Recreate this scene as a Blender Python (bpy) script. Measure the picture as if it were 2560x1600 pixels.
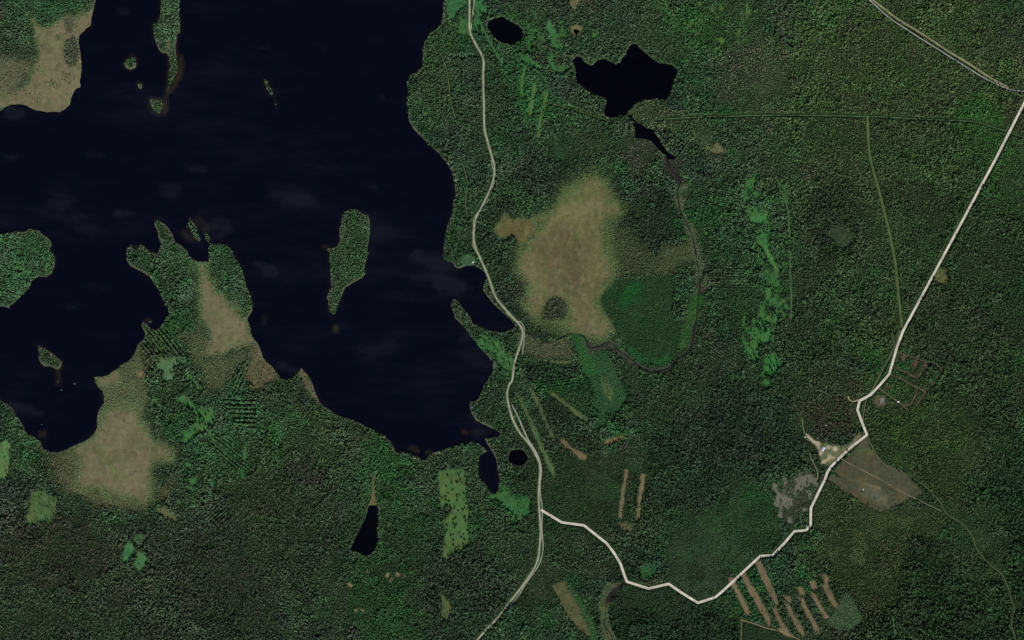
import bpy, bmesh, math, random
import numpy as np
from mathutils import Vector, Matrix, noise as mnoise

for o in list(bpy.data.objects):
    bpy.data.objects.remove(o)
SC = bpy.context.scene
COL = SC.collection
PX = 1.2                      # metres per photo pixel (photo is 2560 x 1600 pixels)
ALT = 12000.0                 # height of the aerial camera

# ------------------------------------------------------------------ camera
cam = bpy.data.cameras.new('camera')
cam.sensor_width = 36.0
cam.lens = 36.0 * ALT / (2560 * PX)
cam.clip_start = 100.0
cam.clip_end = 80000.0
camo = bpy.data.objects.new('camera', cam)
camo.location = (0, 0, ALT)
COL.objects.link(camo)
SC.camera = camo

# ------------------------------------------------------------------ sky, sun, exposure
SUN_EL, SUN_AZ = math.radians(47), math.radians(160)      # sun in the south-south-east
w = bpy.data.worlds.new('World'); SC.world = w; w.use_nodes = True
nt = w.node_tree
sky = nt.nodes.new('ShaderNodeTexSky'); sky.sky_type = 'NISHITA'; sky.sun_disc = False
sky.sun_elevation = SUN_EL; sky.sun_rotation = SUN_AZ
bg = nt.nodes['Background']; bg.inputs['Strength'].default_value = 0.06
nt.links.new(sky.outputs[0], bg.inputs['Color'])
sl = bpy.data.lights.new('sun', 'SUN'); sl.energy = 3.0; sl.angle = math.radians(0.5); sl.color = (1.0, 0.965, 0.915)
so = bpy.data.objects.new('sun', sl); COL.objects.link(so)
sdir = Vector((math.sin(SUN_AZ) * math.cos(SUN_EL), math.cos(SUN_AZ) * math.cos(SUN_EL), math.sin(SUN_EL)))
so.rotation_euler = (-sdir).to_track_quat('-Z', 'Y').to_euler()
vs = SC.view_settings
vs.view_transform = 'Standard'; vs.look = 'None'; vs.gamma = 1.0; vs.use_curve_mapping = False
vs.exposure = 0.0
SC.cycles.use_denoising = False
SC.cycles.max_bounces = 4; SC.cycles.diffuse_bounces = 2; SC.cycles.glossy_bounces = 2
SC.cycles.transparent_max_bounces = 4
K = 0.78                      # sunlit radiance of a white diffuse sheet with this sun and sky

rng = np.random.default_rng(11)
random.seed(5)

# ------------------------------------------------------------------ small helpers
def lin(c):
    c = np.asarray(c, float) / 255.0
    return np.where(c <= 0.04045, c / 12.92, ((c + 0.055) / 1.055) ** 2.4)
def alb(c):                   # base colour of a sunlit surface that looks like the 8-bit colour c
    return lin(c) / K
def P(s):
    return np.array([[float(v) for v in q.split(',')] for q in s.split()], float)
def t(c, r, s):               # points measured in one of 4 x 4 enlarged map sheets -> map pixels
    return P(s) / 3.78 + np.array([c * 640.0, r * 400.0])
def z(ox, oy, k, s):
    return P(s) / k + np.array([ox, oy], float)
def J(*a):
    return np.vstack(a)
def wx(p):
    p = np.asarray(p, float)
    return np.stack([(p[..., 0] - 1280) * PX, (800 - p[..., 1]) * PX], -1)
def sstep(a, b, x):
    q = np.clip((x - a) / (b - a), 0, 1)
    return q * q * (3 - 2 * q)
def hsh(ix, iy, seed):
    h = (ix.astype(np.int64) * 374761393 + iy.astype(np.int64) * 668265263 + seed * 974711) & 0xffffffff
    h = ((h ^ (h >> 13)) * 1274126177) & 0xffffffff
    return ((h ^ (h >> 16)) & 0xffffff) / float(0x1000000)
def vnoise(x, y, s, seed):
    x = x / s; y = y / s
    ix = np.floor(x); iy = np.floor(y); fx = x - ix; fy = y - iy
    fx = fx * fx * (3 - 2 * fx); fy = fy * fy * (3 - 2 * fy)
    a = hsh(ix, iy, seed); b = hsh(ix + 1, iy, seed); c = hsh(ix, iy + 1, seed); d = hsh(ix + 1, iy + 1, seed)
    return (a + (b - a) * fx) * (1 - fy) + (c + (d - c) * fx) * fy
def fbm(x, y, s, seed, n=4):
    v = 0.0; k = 1.0; tot = 0.0
    for i in range(n):
        v = v + k * vnoise(x + 17.3 * i, y - 9.1 * i, s / 2 ** i, seed + i * 7); tot += k; k *= 0.55
    return v / tot
def sdf(poly, X, Y):          # signed distance, negative inside
    d2 = np.full(X.shape, 1e12); ins = np.zeros(X.shape, bool)
    n = len(poly)
    for i in range(n):
        ax, ay = poly[i]; bx, by = poly[(i + 1) % n]
        ex, ey = bx - ax, by - ay; L = ex * ex + ey * ey + 1e-9
        u = np.clip(((X - ax) * ex + (Y - ay) * ey) / L, 0, 1)
        dx = X - ax - u * ex; dy = Y - ay - u * ey
        np.minimum(d2, dx * dx + dy * dy, out=d2)
        if ay != by:
            c = ((ay <= Y) & (by > Y)) | ((by <= Y) & (ay > Y))
            xs = ax + (Y - ay) / (by - ay) * ex
            ins ^= c & (X < xs)
    d = np.sqrt(d2)
    return np.where(ins, -d, d)
def ldist(pl, X, Y):          # distance to a polyline
    d2 = np.full(X.shape, 1e12)
    for (ax, ay), (bx, by) in zip(pl[:-1], pl[1:]):
        ex, ey = bx - ax, by - ay; L = ex * ex + ey * ey + 1e-9
        u = np.clip(((X - ax) * ex + (Y - ay) * ey) / L, 0, 1)
        dx = X - ax - u * ex; dy = Y - ay - u * ey
        np.minimum(d2, dx * dx + dy * dy, out=d2)
    return np.sqrt(d2)
def ell(cx, cy, rx, ry, a=0, n=22, seed=1):
    out = []; ca, sa = math.cos(math.radians(a)), math.sin(math.radians(a))
    for i in range(n):
        q = 2 * math.pi * i / n
        k = 1 + 0.16 * (hsh(np.array([i]), np.array([seed]), 3)[0] - 0.5)
        x, y = rx * k * math.cos(q), ry * k * math.sin(q)
        out.append((cx + x * ca - y * sa, cy + x * sa + y * ca))
    return np.array(out)
def tag(o, label=None, cat=None, group=None, kind=None):
    if label: o['label'] = label
    if cat: o['category'] = cat
    if group: o['group'] = group
    if kind: o['kind'] = kind
    return o

# ------------------------------------------------------------------ the map: water
LAKE = J(t(1,0,"1768,-400 1768,0 1766,120 1750,215 1700,265 1640,310 1600,375 1575,440 1568,520 1575,590 1560,640 1500,680 1440,715 1425,780 1430,860 1422,950 1432,1050 1445,1140 1490,1230 1560,1290 1610,1350 1680,1410 1730,1450 1772,1505"),
 t(1,1,"1815,50 1850,110 1865,180 1880,260 1885,330 1865,390 1850,470 1830,560 1800,640 1785,720 1770,800 1760,880 1775,950 1860,975 1885,1020 1920,1030 1980,1005 2060,1000 2130,1040 2185,1100 2165,1145 2135,1205 2165,1265 2200,1310 2250,1370 2300,1415 2360,1470"),
 P("1277,800 1285,809 1284,818 1274,825 1258,829 1243,828 1222,824 1203,816 1182,808"),
 t(1,1,"2035,1505 2000,1450 1950,1390 1900,1320 1855,1308 1840,1370 1860,1430 1880,1500"),
 t(1,2,"1895,0 1960,60 2010,140 2060,200 2120,270 2180,330 2225,385 2245,440 2230,490 2195,545 2150,620 2120,690 2100,745 2060,765 2015,775 2020,830 2040,890 2080,950 2150,990 2220,1020 2270,1045 2310,1080 2290,1100 2230,1105 2160,1120 2165,1148 2196,1190 2228,1244 2272,1320 2280,1400 2300,1505"),
 t(1,3,"2300,0 2290,60 2265,125 2250,130 2210,90 2155,20"),
 t(1,2,"2120,1505 2105,1430 2100,1350 2115,1290 2150,1262 2190,1240 2150,1200 2100,1165 2040,1150 1980,1155 1900,1180 1820,1200 1760,1230 1690,1245 1640,1275 1600,1320 1560,1310 1520,1285 1440,1250 1380,1235 1320,1250 1310,1220 1280,1150 1220,1095 1150,1050 1060,1010 980,970 900,935 800,905 720,870 710,850 650,815 600,770 570,700 545,630 520,570 490,520 455,480 430,455 390,495 340,545 290,560 245,555 225,530 185,490 150,435 110,400 70,360 45,290 25,230 0,195"),
 t(0,2,"2400,180 2370,120 2365,50 2340,0"),
 t(0,1,"2345,1490 2385,1420 2390,1350 2360,1260 2320,1150 2300,1060 2260,970 2215,900 2190,840 2150,800 2080,790 2000,790 1985,770 1990,745 1970,700 1945,675 1920,700 1945,745 1965,780 1985,800 1970,840 1970,960 1915,960 1870,955 1830,940 1790,900 1760,850 1720,810 1660,770 1630,700 1590,640 1550,600 1520,575 1480,560 1455,590 1460,630 1490,680 1500,740 1520,790 1500,850 1480,880 1430,870 1390,840 1350,800 1320,800 1300,840 1275,850 1250,820 1235,795 1200,830 1190,880 1195,950 1230,1000 1290,1035 1350,1065 1410,1100 1440,1150 1490,1220 1530,1290 1560,1360 1590,1400 1590,1450 1560,1505"),
 t(0,2,"1540,30 1500,75 1465,95 1420,70 1390,30 1355,10 1335,45 1350,85 1375,125 1365,170 1300,235 1270,310 1230,370 1150,420 1090,470 1010,525 930,530 885,530 895,590 920,630 965,670 980,720 985,785 950,820 920,880 915,950 920,1010 880,1080 820,1130 750,1165 680,1195 610,1230 550,1250 480,1240 420,1225 395,1190 385,1140 330,1100 270,1080 230,1020 190,950 150,890 110,830 70,790 20,765"),
 P("-20,985 -300,900 -300,320 -40,290"),
 t(0,0,"0,1055 60,1010 110,990 200,985 270,1010 320,1040 400,1055 440,1065 500,1058 565,1065 620,1025 660,990 672,940 700,870 725,835 765,825 755,780 765,720 772,640 765,520 745,410 750,330 790,300 830,258 862,245 868,170 885,90 905,0 915,-400"))
PONDS = [
 (J(z(1140,0,15.12,"1190,1000 1215,880 1245,800 1380,735 1520,690 1650,665 1720,640 1800,650 1900,720 2100,840 2300,950 2419,1005"),
    t(2,0,"60,255 95,280 105,330 90,370 40,400 0,425"), t(1,0,"2360,405 2290,380 2230,320 2195,270")),
  'dark oval pond beside the pale main road near the north edge'),
 (t(2,0,"580,560 610,530 650,545 680,590 750,625 790,595 820,565 880,560 930,585 985,615 1020,580 1080,510 1090,470 1130,420 1165,410 1200,455 1260,500 1320,560 1390,600 1440,605 1500,610 1540,640 1565,680 1535,740 1510,810 1490,890 1440,935 1350,930 1250,945 1180,970 1140,1000 1100,1040 1080,1090 1020,1080 960,1110 900,1105 865,1075 880,1010 895,960 880,920 820,900 740,880 690,830 650,795 610,785 605,720 600,650 585,600"),
  'large jagged black pond north of the central bog'),
 (t(2,0,"575,285 600,275 635,290 628,310 605,330 595,310"), 'tiny black pool in a ring of ochre moss'),
 (t(2,0,"1100,1075 1128,1085 1150,1130 1185,1160 1220,1180 1270,1215 1330,1225 1370,1290 1410,1350 1440,1400 1480,1450 1540,1480 1530,1505 1470,1505 1440,1450 1390,1420 1350,1370 1300,1320 1240,1305 1165,1305 1158,1200 1130,1130"),
  'long dark swampy pool where the stream leaves the jagged pond'),
 (ell(1294,1144,24,20,10), 'small round black pond just west of the road'),
 (t(1,3,"1070,245 1085,240 1145,240 1152,300 1148,400 1140,500 1150,580 1120,660 1080,690 1045,715 1000,690 930,670 895,660 905,620 950,530 1000,430 1040,350"),
  'wedge shaped black pond in the southern forest'),
]
ISLES = [
 (t(0,0,"1520,-300 1520,0 1515,100 1500,190 1480,215 1443,220 1450,290 1455,350 1475,410 1500,470 1520,495 1560,505 1590,490 1600,440 1600,380 1615,345 1690,320 1708,295 1700,200 1695,100 1705,0 1705,-300"), 'long wooded island running off the north edge'),
 (t(0,0,"1600,335 1672,318 1668,390 1660,460 1670,545 1605,545 1572,500 1588,462 1604,400"), 'low neck linking the two northern strip islands'),
 (t(0,0,"1605,500 1650,495 1670,520 1675,580 1690,640 1670,690 1640,760 1612,800 1588,862 1576,862 1592,800 1590,690 1605,640 1600,560"), 'thin wooded island with a pale sand spit'),
 (t(0,0,"1165,600 1190,560 1240,530 1280,545 1292,600 1280,640 1230,662 1190,645"), 'small round wooded island'),
 (t(0,0,"1297,800 1315,778 1340,795 1345,830 1325,848 1308,830"), 'tiny pale islet south of the round island'),
 (t(0,0,"1415,935 1535,940 1545,990 1525,1050 1505,1075 1460,1050 1425,1005"), 'triangular grey wooded islet in brown shallows'),
 (t(1,0,"72,745 105,750 125,790 155,850 168,880 155,910 125,880 95,830"), 'slender lone islet in the open lake'),
 (t(0,1,"-400,700 0,700 60,690 150,672 220,680 280,650 370,665 400,695 450,730 485,770 490,810 470,835 500,880 525,920 515,1000 490,1070 440,1110 360,1105 310,1135 280,1210 200,1290 130,1360 75,1392 0,1385 -400,1340"), 'large round wooded island at the west edge'),
 (t(0,1,"1790,530 1820,560 1850,610 1868,660 1875,700 1897,745 1890,778 1860,760 1815,700 1785,640 1782,580"), 'narrow wooded islet beside the peninsula tips'),
 (t(1,1,"830,490 880,460 950,465 1010,500 1060,520 1075,570 1080,680 1070,760 1055,850 1068,890 1040,950 1030,1010 1040,1070 1010,1110 940,1150 850,1200 830,1240 800,1300 770,1390 745,1470 705,1450 680,1410 685,1360 665,1310 680,1250 710,1200 705,1100 695,1000 690,880 665,840 760,820 790,770 790,650 805,600 810,520"), 'large wooded island in the middle of the lake'),
 (t(0,2,"360,240 420,265 490,305 540,350 585,400 575,440 548,480 510,455 470,440 410,435 380,400 360,350 375,320 360,280"), 'green leaf shaped island in the south-west bay'),
]

# ------------------------------------------------------------------ base grid of the terrain
ST = 3.0
x0, x1, y0, y1 = -150.0, 2712.0, -150.0, 1752.0
gx = np.concatenate([[-14000, -5000, -1500, -500], np.arange(x0, x1 + 1, ST), [3100, 4100, 7500, 16500]])
gy = np.concatenate([[-14000, -5000, -1500, -500], np.arange(y0, y1 + 1, ST), [2100, 3100, 6500, 15500]])
NX, NY = len(gx), len(gy)
GX, GY = np.meshgrid(gx, gy)              # rows = y
wob = (fbm(GX, GY, 26, 3, 4) - 0.5)       # shared ragged-edge noise
wob2 = (fbm(GX, GY, 9, 31, 3) - 0.5)
def region(bx, pad):
    i0 = max(np.searchsorted(gx, bx[0] - pad) - 1, 0); i1 = min(np.searchsorted(gx, bx[2] + pad) + 1, NX)
    j0 = max(np.searchsorted(gy, bx[1] - pad) - 1, 0); j1 = min(np.searchsorted(gy, bx[3] + pad) + 1, NY)
    return slice(j0, j1), slice(i0, i1)
def bbox(p):
    return (p[:, 0].min(), p[:, 1].min(), p[:, 0].max(), p[:, 1].max())

WS = np.full(GX.shape, 60.0)              # signed distance to water (negative = water)
lake_sd = sdf(LAKE, GX, GY) + wob2 * 3.0
WS = np.minimum(WS, lake_sd)
pond_sd = []
for pl, lb in PONDS:
    s = region(bbox(pl), 60)
    d = np.full(GX.shape, 60.0)
    d[s] = sdf(pl, GX[s], GY[s]) + wob2[s] * 2.5
    pond_sd.append(d)
    WS = np.minimum(WS, d)
isl_id = np.full(GX.shape, -1, int)
isl_sd = np.full(GX.shape, 500.0)
for k, (pl, lb) in enumerate(ISLES):
    s = region(bbox(pl), 90)
    d = sdf(pl, GX[s], GY[s]) + wob2[s] * 2.5
    sub = isl_sd[s]; m = d < sub
    sub[m] = d[m]; isl_id[s][m] = k
    WS[s] = np.maximum(WS[s], -d)
# brown shallows: distance from shore and named shoals
shoal = np.zeros(GX.shape)
for cx, cy, rx, ry, a, k in [(434,104,7,24,0,1),(450,165,9,26,6,.8),(440,205,8,24,24,.9),(424,228,16,5,-55,.9),(413,262,6,26,4,.8),(404,50,12,8,-20,.6),
        (108,1085,14,12,20,.8),(838,822,9,15,-15,.9),(1163,1080,9,5,0,1),(1034,1123,15,5,20,.9),(1072,1131,12,7,0,.7),(472,592,20,12,20,.5),(341,617,9,7,0,.9),
        (146,940,5,26,0,.5),(690,262,3,14,-18,.5),(812,617,8,4,0,.4),(505,560,14,20,-30,.4),(372,802,10,6,0,.6),(1142,652,10,8,0,.5),(258,985,5,24,0,.3),(1205,1082,24,8,0,.3),(660,800,10,16,0,.3)]:
    pl = ell(cx, cy, rx, ry, a)
    s = region(bbox(pl), 30)
    shoal[s] = np.maximum(shoal[s], k * sstep(6, -6, sdf(pl, GX[s], GY[s]) + wob[s] * 14 + wob2[s] * 6))
for k, wd, st in ((1, 6, .5), (2, 8, .5), (3, 6, .25), (4, 5, .3), (5, 11, .5), (6, 4, .2), (8, 5, .3), (10, 3, .2)):
    m = isl_id == k
    shoal[m] = np.maximum(shoal[m], (st * sstep(wd, 0, isl_sd + wob * 10))[m])

hills = (fbm(GX, GY, 420, 77, 3) - 0.35) * 9.0
inner = (np.abs(GX - 1280) < 1500) & (np.abs(GY - 800) < 1000)
H = np.where(WS > 0, 0.16 * np.minimum(WS, 9) * PX * .55 + np.clip(hills, 0, 9) * sstep(8, 90, WS), np.maximum(WS * 0.35, -6))
H = np.where(inner, H, np.where(WS > 0, 1.5, -6))

# ------------------------------------------------------------------ cover fields painted over the grid
FLOOR = alb((34, 50, 28))
A = np.tile(FLOOR, GX.shape + (1,)).astype(float)     # ground colour
D = np.ones(GX.shape)                                 # tree density
T = np.tile(lin((66, 84, 62)), GX.shape + (1,)).astype(float)   # crown colour
HT = np.ones(GX.shape)                                # tree height factor
BR = np.full(GX.shape, 0.25)                          # share of broadleaf trees
LAB = np.zeros(GX.shape, int)                         # which named patch of ground
PATCH = [None]
def mixin(F, s, wgt, v):
    if F.ndim == 3:
        F[s] += (np.asarray(v) - F[s]) * wgt[..., None]
    else:
        F[s] += (v - F[s]) * wgt
def paint(pl, ground=None, dens=None, crown=None, h=None, br=None, soft=3.0, ragged=10.0, k=1.0, name=None, label=None, grow=0.0):
    s = region(bbox(pl), soft * 2 + ragged)
    d = sdf(pl, GX[s], GY[s]) + wob[s] * ragged + wob2[s] * ragged * 0.4 - grow
    wgt = sstep(soft, -soft, d) * k
    if ground is not None: mixin(A, s, wgt, alb(ground))
    if dens is not None: mixin(D, s, wgt, dens)
    if crown is not None: mixin(T, s, wgt, lin(crown))
    if h is not None: mixin(HT, s, wgt, h)
    if br is not None: mixin(BR, s, wgt, br)
    if name:
        PATCH.append((name, label))
        LAB[s][d < 0] = len(PATCH) - 1
# --- broad forest tone, and a mosaic of stands of different age
n1 = fbm(GX, GY, 300, 101, 4); n2 = fbm(GX, GY, 90, 151, 4); n3 = fbm(GX, GY, 40, 177, 3); n4 = fbm(GX, GY, 150, 201, 3)
def tone(c, wgt):
    mixin(T, (slice(None), slice(None)), np.clip(wgt, 0, 1), lin(c))
tone((72, 82, 56), sstep(.5, .72, n1) * .8)
tone((44, 84, 48), sstep(.5, .7, n2) * .8)
tone((74, 74, 60), sstep(.54, .72, n4) * .7)
tone((54, 66, 58), sstep(.52, .7, fbm(GX, GY, 70, 222, 4)) * .7)
BR[:] = 0.15 + 0.6 * sstep(.45, .7, n2)
HT[:] = 0.8 + 0.45 * n3
D[:] = 0.80 + 0.3 * n3
def stands(size, seed, warp):
    X = GX + (fbm(GX, GY, size * .5, seed, 3) - .5) * warp * size; Y = GY + (fbm(GX, GY, size * .5, seed + 50, 3) - .5) * warp * size
    cx_, cy_ = np.floor(X / size), np.floor(Y / size)
    best = np.full(GX.shape, 1e9); bid = np.zeros(GX.shape)
    for dj in (-1, 0, 1):
        for di in (-1, 0, 1):
            a_, b_ = cx_ + di, cy_ + dj
            sx = (a_ + .1 + .8 * hsh(a_, b_, seed)) * size; sy = (b_ + .1 + .8 * hsh(a_, b_, seed + 1)) * size
            d_ = (X - sx) ** 2 + (Y - sy) ** 2; m_ = d_ < best
            best[m_] = d_[m_]; bid[m_] = hsh(a_, b_, seed + 2)[m_]
    return bid
MOS = [(stands(120, 900, 1.1), stands(38, 950, 1.1), stands(15, 990, .9))]
#       centre, radii, tilt, crown colour, strength, height, density, broadleaf
for cx, cy, rx, ry, a, c, k, h, dn, br in [
    (2230,250,360,270,0,(74,84,60),.8,.95,.95,.2), (2330,480,230,260,-25,(64,78,58),.7,.95,.95,.2), (2050,560,150,260,0,(62,76,56),.6,.9,.95,.2),
    (2440,760,160,330,0,(54,70,52),.7,1.,.95,.2), (2470,360,70,130,-30,(50,78,46),.8,.7,1.,.6), (2420,1300,170,320,0,(52,70,50),.7,1.,.95,.2),
    (250,1480,330,170,0,(66,72,54),.6,1.,.9,.1), (130,1380,160,90,0,(70,64,50),.6,1.,.9,.1), (560,1450,110,150,0,(60,58,50),.6,1.,.85,.1), (720,1330,140,160,0,(66,72,52),.6,.95,.9,.2),
    (965,1400,105,220,0,(46,74,40),.8,.9,1.,.8), (1000,1520,130,100,0,(42,78,40),.9,.9,1.,.8), (960,1150,70,70,0,(46,80,44),.8,.9,1.,.8), (1150,1480,120,110,0,(58,62,54),.7,1.1,.9,.1),
    (1860,1060,150,130,20,(56,62,54),.8,1.15,.9,.05), (1700,1180,130,110,0,(48,62,52),.6,1.1,.9,.1), (1640,990,110,120,0,(58,70,52),.6,.95,.9,.2),
    (1600,560,110,130,0,(50,58,50),.8,1.1,.9,.1), (1380,440,100,70,20,(54,60,54),.8,1.1,.9,.1), (1440,90,110,80,0,(66,76,60),.7,.9,.9,.2), (1740,60,160,90,0,(70,90,58),.7,.8,.9,.3),
    (1880,200,90,110,0,(78,80,64),.9,.55,1.,.2), (1660,300,60,30,0,(88,92,68),.9,.6,.9,.2), (1600,380,45,55,20,(72,66,60),.9,.5,.8,.2), (1480,370,90,60,0,(60,72,52),.7,.8,.9,.3),
    (1760,1360,110,90,30,(46,66,46),.9,.45,1.1,.5), (1880,1290,80,90,20,(44,76,44),.8,.5,1.05,.6), (2180,1400,150,110,20,(68,74,48),.7,.55,1.,.2), (2140,1300,150,60,25,(70,76,50),.7,.5,1.,.2),
    (2290,1560,140,60,0,(48,66,48),.7,1.1,.95,.1), (2440,1450,120,90,0,(60,78,54),.6,.8,.95,.3), (2230,1480,60,50,0,(62,74,54),.8,.5,1.,.3), (2300,1380,45,45,0,(52,56,52),.7,1.1,.9,.1),
    (2230,1020,110,80,0,(66,80,52),.7,.7,1.,.3), (2360,1100,130,150,0,(62,74,52),.6,.9,.95,.2), (2070,1010,80,90,30,(72,68,54),.7,.6,.95,.2), (2020,1180,60,100,0,(58,66,52),.7,.9,.95,.2),
    (1560,1290,90,70,0,(60,66,50),.6,.8,.9,.2), (1680,1540,170,70,10,(46,66,46),.7,.95,.95,.3), (1420,1180,140,80,0,(52,62,46),.8,.6,1.,.2), (1590,1130,50,45,0,(78,76,68),.7,.5,.8,.1),
    (1430,1270,150,60,10,(46,58,42),.8,.55,1.05,.3), (1450,1360,80,70,0,(56,64,48),.7,.7,1.,.3), (1340,1460,60,70,0,(60,60,46),.7,.45,.95,.3),
    (1090,150,60,140,0,(70,82,60),.6,.95,.95,.2), (1210,260,70,150,0,(62,74,56),.6,.95,.9,.2), (1130,560,70,120,0,(58,76,54),.6,1.,.95,.3), (1250,600,50,110,0,(58,64,54),.7,1.1,.9,.1),
    (470,660,70,100,-20,(72,96,70),.85,.9,1.,.4), (560,720,40,120,-14,(72,95,71),.85,.9,1.,.4), (80,640,110,120,0,(68,97,68),.85,.9,1.,.5), (870,650,60,170,8,(72,92,66),.9,.9,1.,.3),
    (110,60,90,70,0,(66,76,62),.8,1.,.9,.1), (60,120,90,80,0,(78,86,70),.7,.9,.9,.1), (430,60,40,90,0,(84,98,78),.8,.9,1.,.2), (430,100,30,30,0,(72,98,70),.85,.9,1.,.5),
    (120,30,120,45,10,(60,92,64),.7,.8,1.,.6), (60,1090,60,60,20,(66,92,64),.7,.9,1.,.3), (340,1020,90,100,0,(66,88,66),.6,1.,.95,.2), (560,1060,110,110,0,(64,92,68),.6,.95,1.,.3), (760,1120,140,80,20,(70,84,60),.7,1.,.95,.2),
    (760,1180,60,40,0,(66,66,58),.7,1.,.9,.1), (700,1060,60,50,0,(62,96,62),.6,.9,1.,.5), (1240,1020,50,60,0,(62,74,58),.8,1.,.95,.2), (1200,870,40,40,0,(64,88,60),.7,.9,1.,.4),
    (1920,860,70,160,0,(52,72,50),.5,1.,.95,.3), (2000,880,110,110,0,(56,70,50),.7,1.,.95,.2), (1820,780,70,60,0,(48,74,48),.7,.9,1.,.4), (1800,560,50,130,0,(52,78,50),.6,.9,.95,.4), (1700,460,25,60,0,(64,82,56),.7,.7,.9,.4),
    (1460,990,90,60,0,(44,70,46),.7,.9,1.,.4), (1380,930,70,30,-8,(52,60,52),.8,1.15,.9,.1), (1360,1070,70,70,30,(56,62,52),.6,.9,.9,.2)]:
    pl = ell(cx, cy, rx, ry, a)
    paint(pl, None, dn, c, h, br, soft=min(rx, ry) * .28, ragged=min(rx, ry) * .9, k=k)
R = lambda q: z(1560, 975, 1.389, q)
for pl, c, h, dn, br in [
    (R("700,330 880,430 1000,400 1110,420 1170,350 1190,420 1080,510 1000,520 960,640 940,760 830,770 720,640 700,500 655,480 650,400"), (62,71,47), .50, 1.05, .2),
    (R("830,165 900,250 1050,335 1150,400 1200,300 1260,180 1150,50 900,60 870,100"), (66,76,48), .62, 1., .2),
    (R("300,400 440,380 520,400 560,520 500,560 420,620 360,640 320,600 260,460"), (46,68,43), .46, 1.1, .6),
    (R("160,470 200,450 290,580 340,660 300,690 200,700 150,600"), (50,66,46), .44, 1.1, .3),
    (R("150,120 450,100 560,80 620,160 560,280 420,300 360,380 240,430 180,330 90,250 60,150"), (54,68,54), 1.1, .95, .05),
    (R("960,640 990,540 1100,540 1150,640 1250,680 1389,600 1500,868 1500,960 850,960 880,780 950,740"), (50,66,48), 1.2, .95, .1),
    (R("1260,240 1500,180 1500,600 1320,560 1330,430 1280,380"), (46,64,48), 1.2, .95, .1),
    (R("1150,420 1310,400 1330,500 1290,600 1200,520 1140,500"), (54,70,50), .5, 1.05, .3),
    (R("-60,760 300,770 400,800 410,960 -60,960"), (48,62,48), 1.1, .95, .1),
    (R("700,640 800,720 860,800 840,900 780,800 700,720"), (52,64,46), 1.1, .9, .1),
    (R("410,800 560,850 620,960 400,960"), (44,58,40), .4, 1.1, .4),
    (P("1855,170 1900,150 1960,170 1975,220 1940,280 1870,285 1830,250"), (70,76,58), .5, 1.05, .2),
    (P("1560,240 1640,232 1660,290 1625,318 1590,300 1570,275"), (86,92,66), .4, 1., .1),
    (P("1570,350 1610,345 1645,375 1640,400 1590,420 1565,400"), (72,70,62), .42, .95, .2),
    (P("1700,300 1760,300 1790,330 1780,380 1730,360"), (74,86,58), .5, 1., .3),
    (P("1365,350 1420,330 1440,380 1400,410 1370,400"), (46,64,44), .45, 1.05, .4),
    (P("1440,340 1500,320 1530,360 1490,400 1450,390"), (60,72,50), .5, 1., .3),
    (P("2480,380 2560,370 2660,520 2540,545 2500,480"), (50,76,46), .5, 1.05, .7),
    (P("1760,1040 1860,1000 1940,1010 1960,1100 1900,1160 1800,1150"), (54,64,54), 1.1, .94, .05),
    (P("1420,1150 1540,1130 1620,1160 1640,1220 1560,1230 1470,1280 1380,1300 1340,1230"), (50,62,44), .46, 1.05, .3),
    (P("2040,470 2120,450 2160,540 2130,640 2050,650 2010,560"), (50,62,48), 1.1, .95, .1),
    (P("380,1420 640,1380 700,1500 660,1700 540,1640 480,1480"), (62,70,54), 1.0, .92, .05)]:
    paint(pl, None, dn, c, h, br, soft=3, ragged=16, k=.85)
b1, b2, b3 = MOS[0]
HT *= (.74 + .46 * b1) * (.70 + .58 * b2) * (.88 + .24 * b3) * .88
T *= ((.88 + .24 * b1) * (.86 + .28 * ((b2 * 7.3) % 1)) * (.94 + .12 * ((b3 * 5.1) % 1)))[..., None]
gsh = (((b1 * 3.7) % 1) - .5) * .22 + (((b2 * 11.3) % 1) - .5) * .26
T *= np.stack([1 - gsh * .8, 1 + gsh * .35, 1 - gsh * .6], -1)
D *= .92 + .12 * ((b2 * 4.9) % 1)
T *= np.array([.90, 1.17, .88])
gr = T.mean(-1, keepdims=True); T += (gr - T) * .15
warm = sstep(1900, 2150, GX)[..., None]; T *= 1 + warm * np.array([.04, .01, -.08])
T *= 1 + (sstep(1750, 2000, GX) * sstep(750, 400, GY))[..., None] * np.array([.16, .11, .06])
sw_ = (sstep(1250, 1000, GX) * sstep(1150, 1300, GY))[..., None]; T += (T.mean(-1, keepdims=True) * np.array([1.0, 1.0, .86]) - T) * sw_ * .22
def bog(pl, ground, label, fr=24, fringe=(78, 90, 55), ragged=10, inner=.006, shrink=4):
    s = region(bbox(pl), fr * 2 + ragged)
    d = sdf(pl, GX[s], GY[s]) + wob[s] * ragged * 2.2 + wob2[s] * ragged * .8 + shrink
    mixin(A, s, sstep(fr * 1.0, -8, d + wob2[s] * fr * .9) * .8, alb(fringe)); mixin(A, s, sstep(fr * .35, -fr * .35, d), alb(ground))
    mixin(D, s, sstep(fr * .55, -fr * .3, d + wob2[s] * fr * .9), inner)
    mixin(HT, s, sstep(fr * 1.3, 0, d), .16); mixin(T, s, sstep(fr * 1.1, 0, d) * .8, lin((78, 92, 60))); mixin(BR, s, sstep(fr, 0, d), .1)
    PATCH.append(('bog', label)); LAB[s][d < 1] = len(PATCH) - 1
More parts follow.
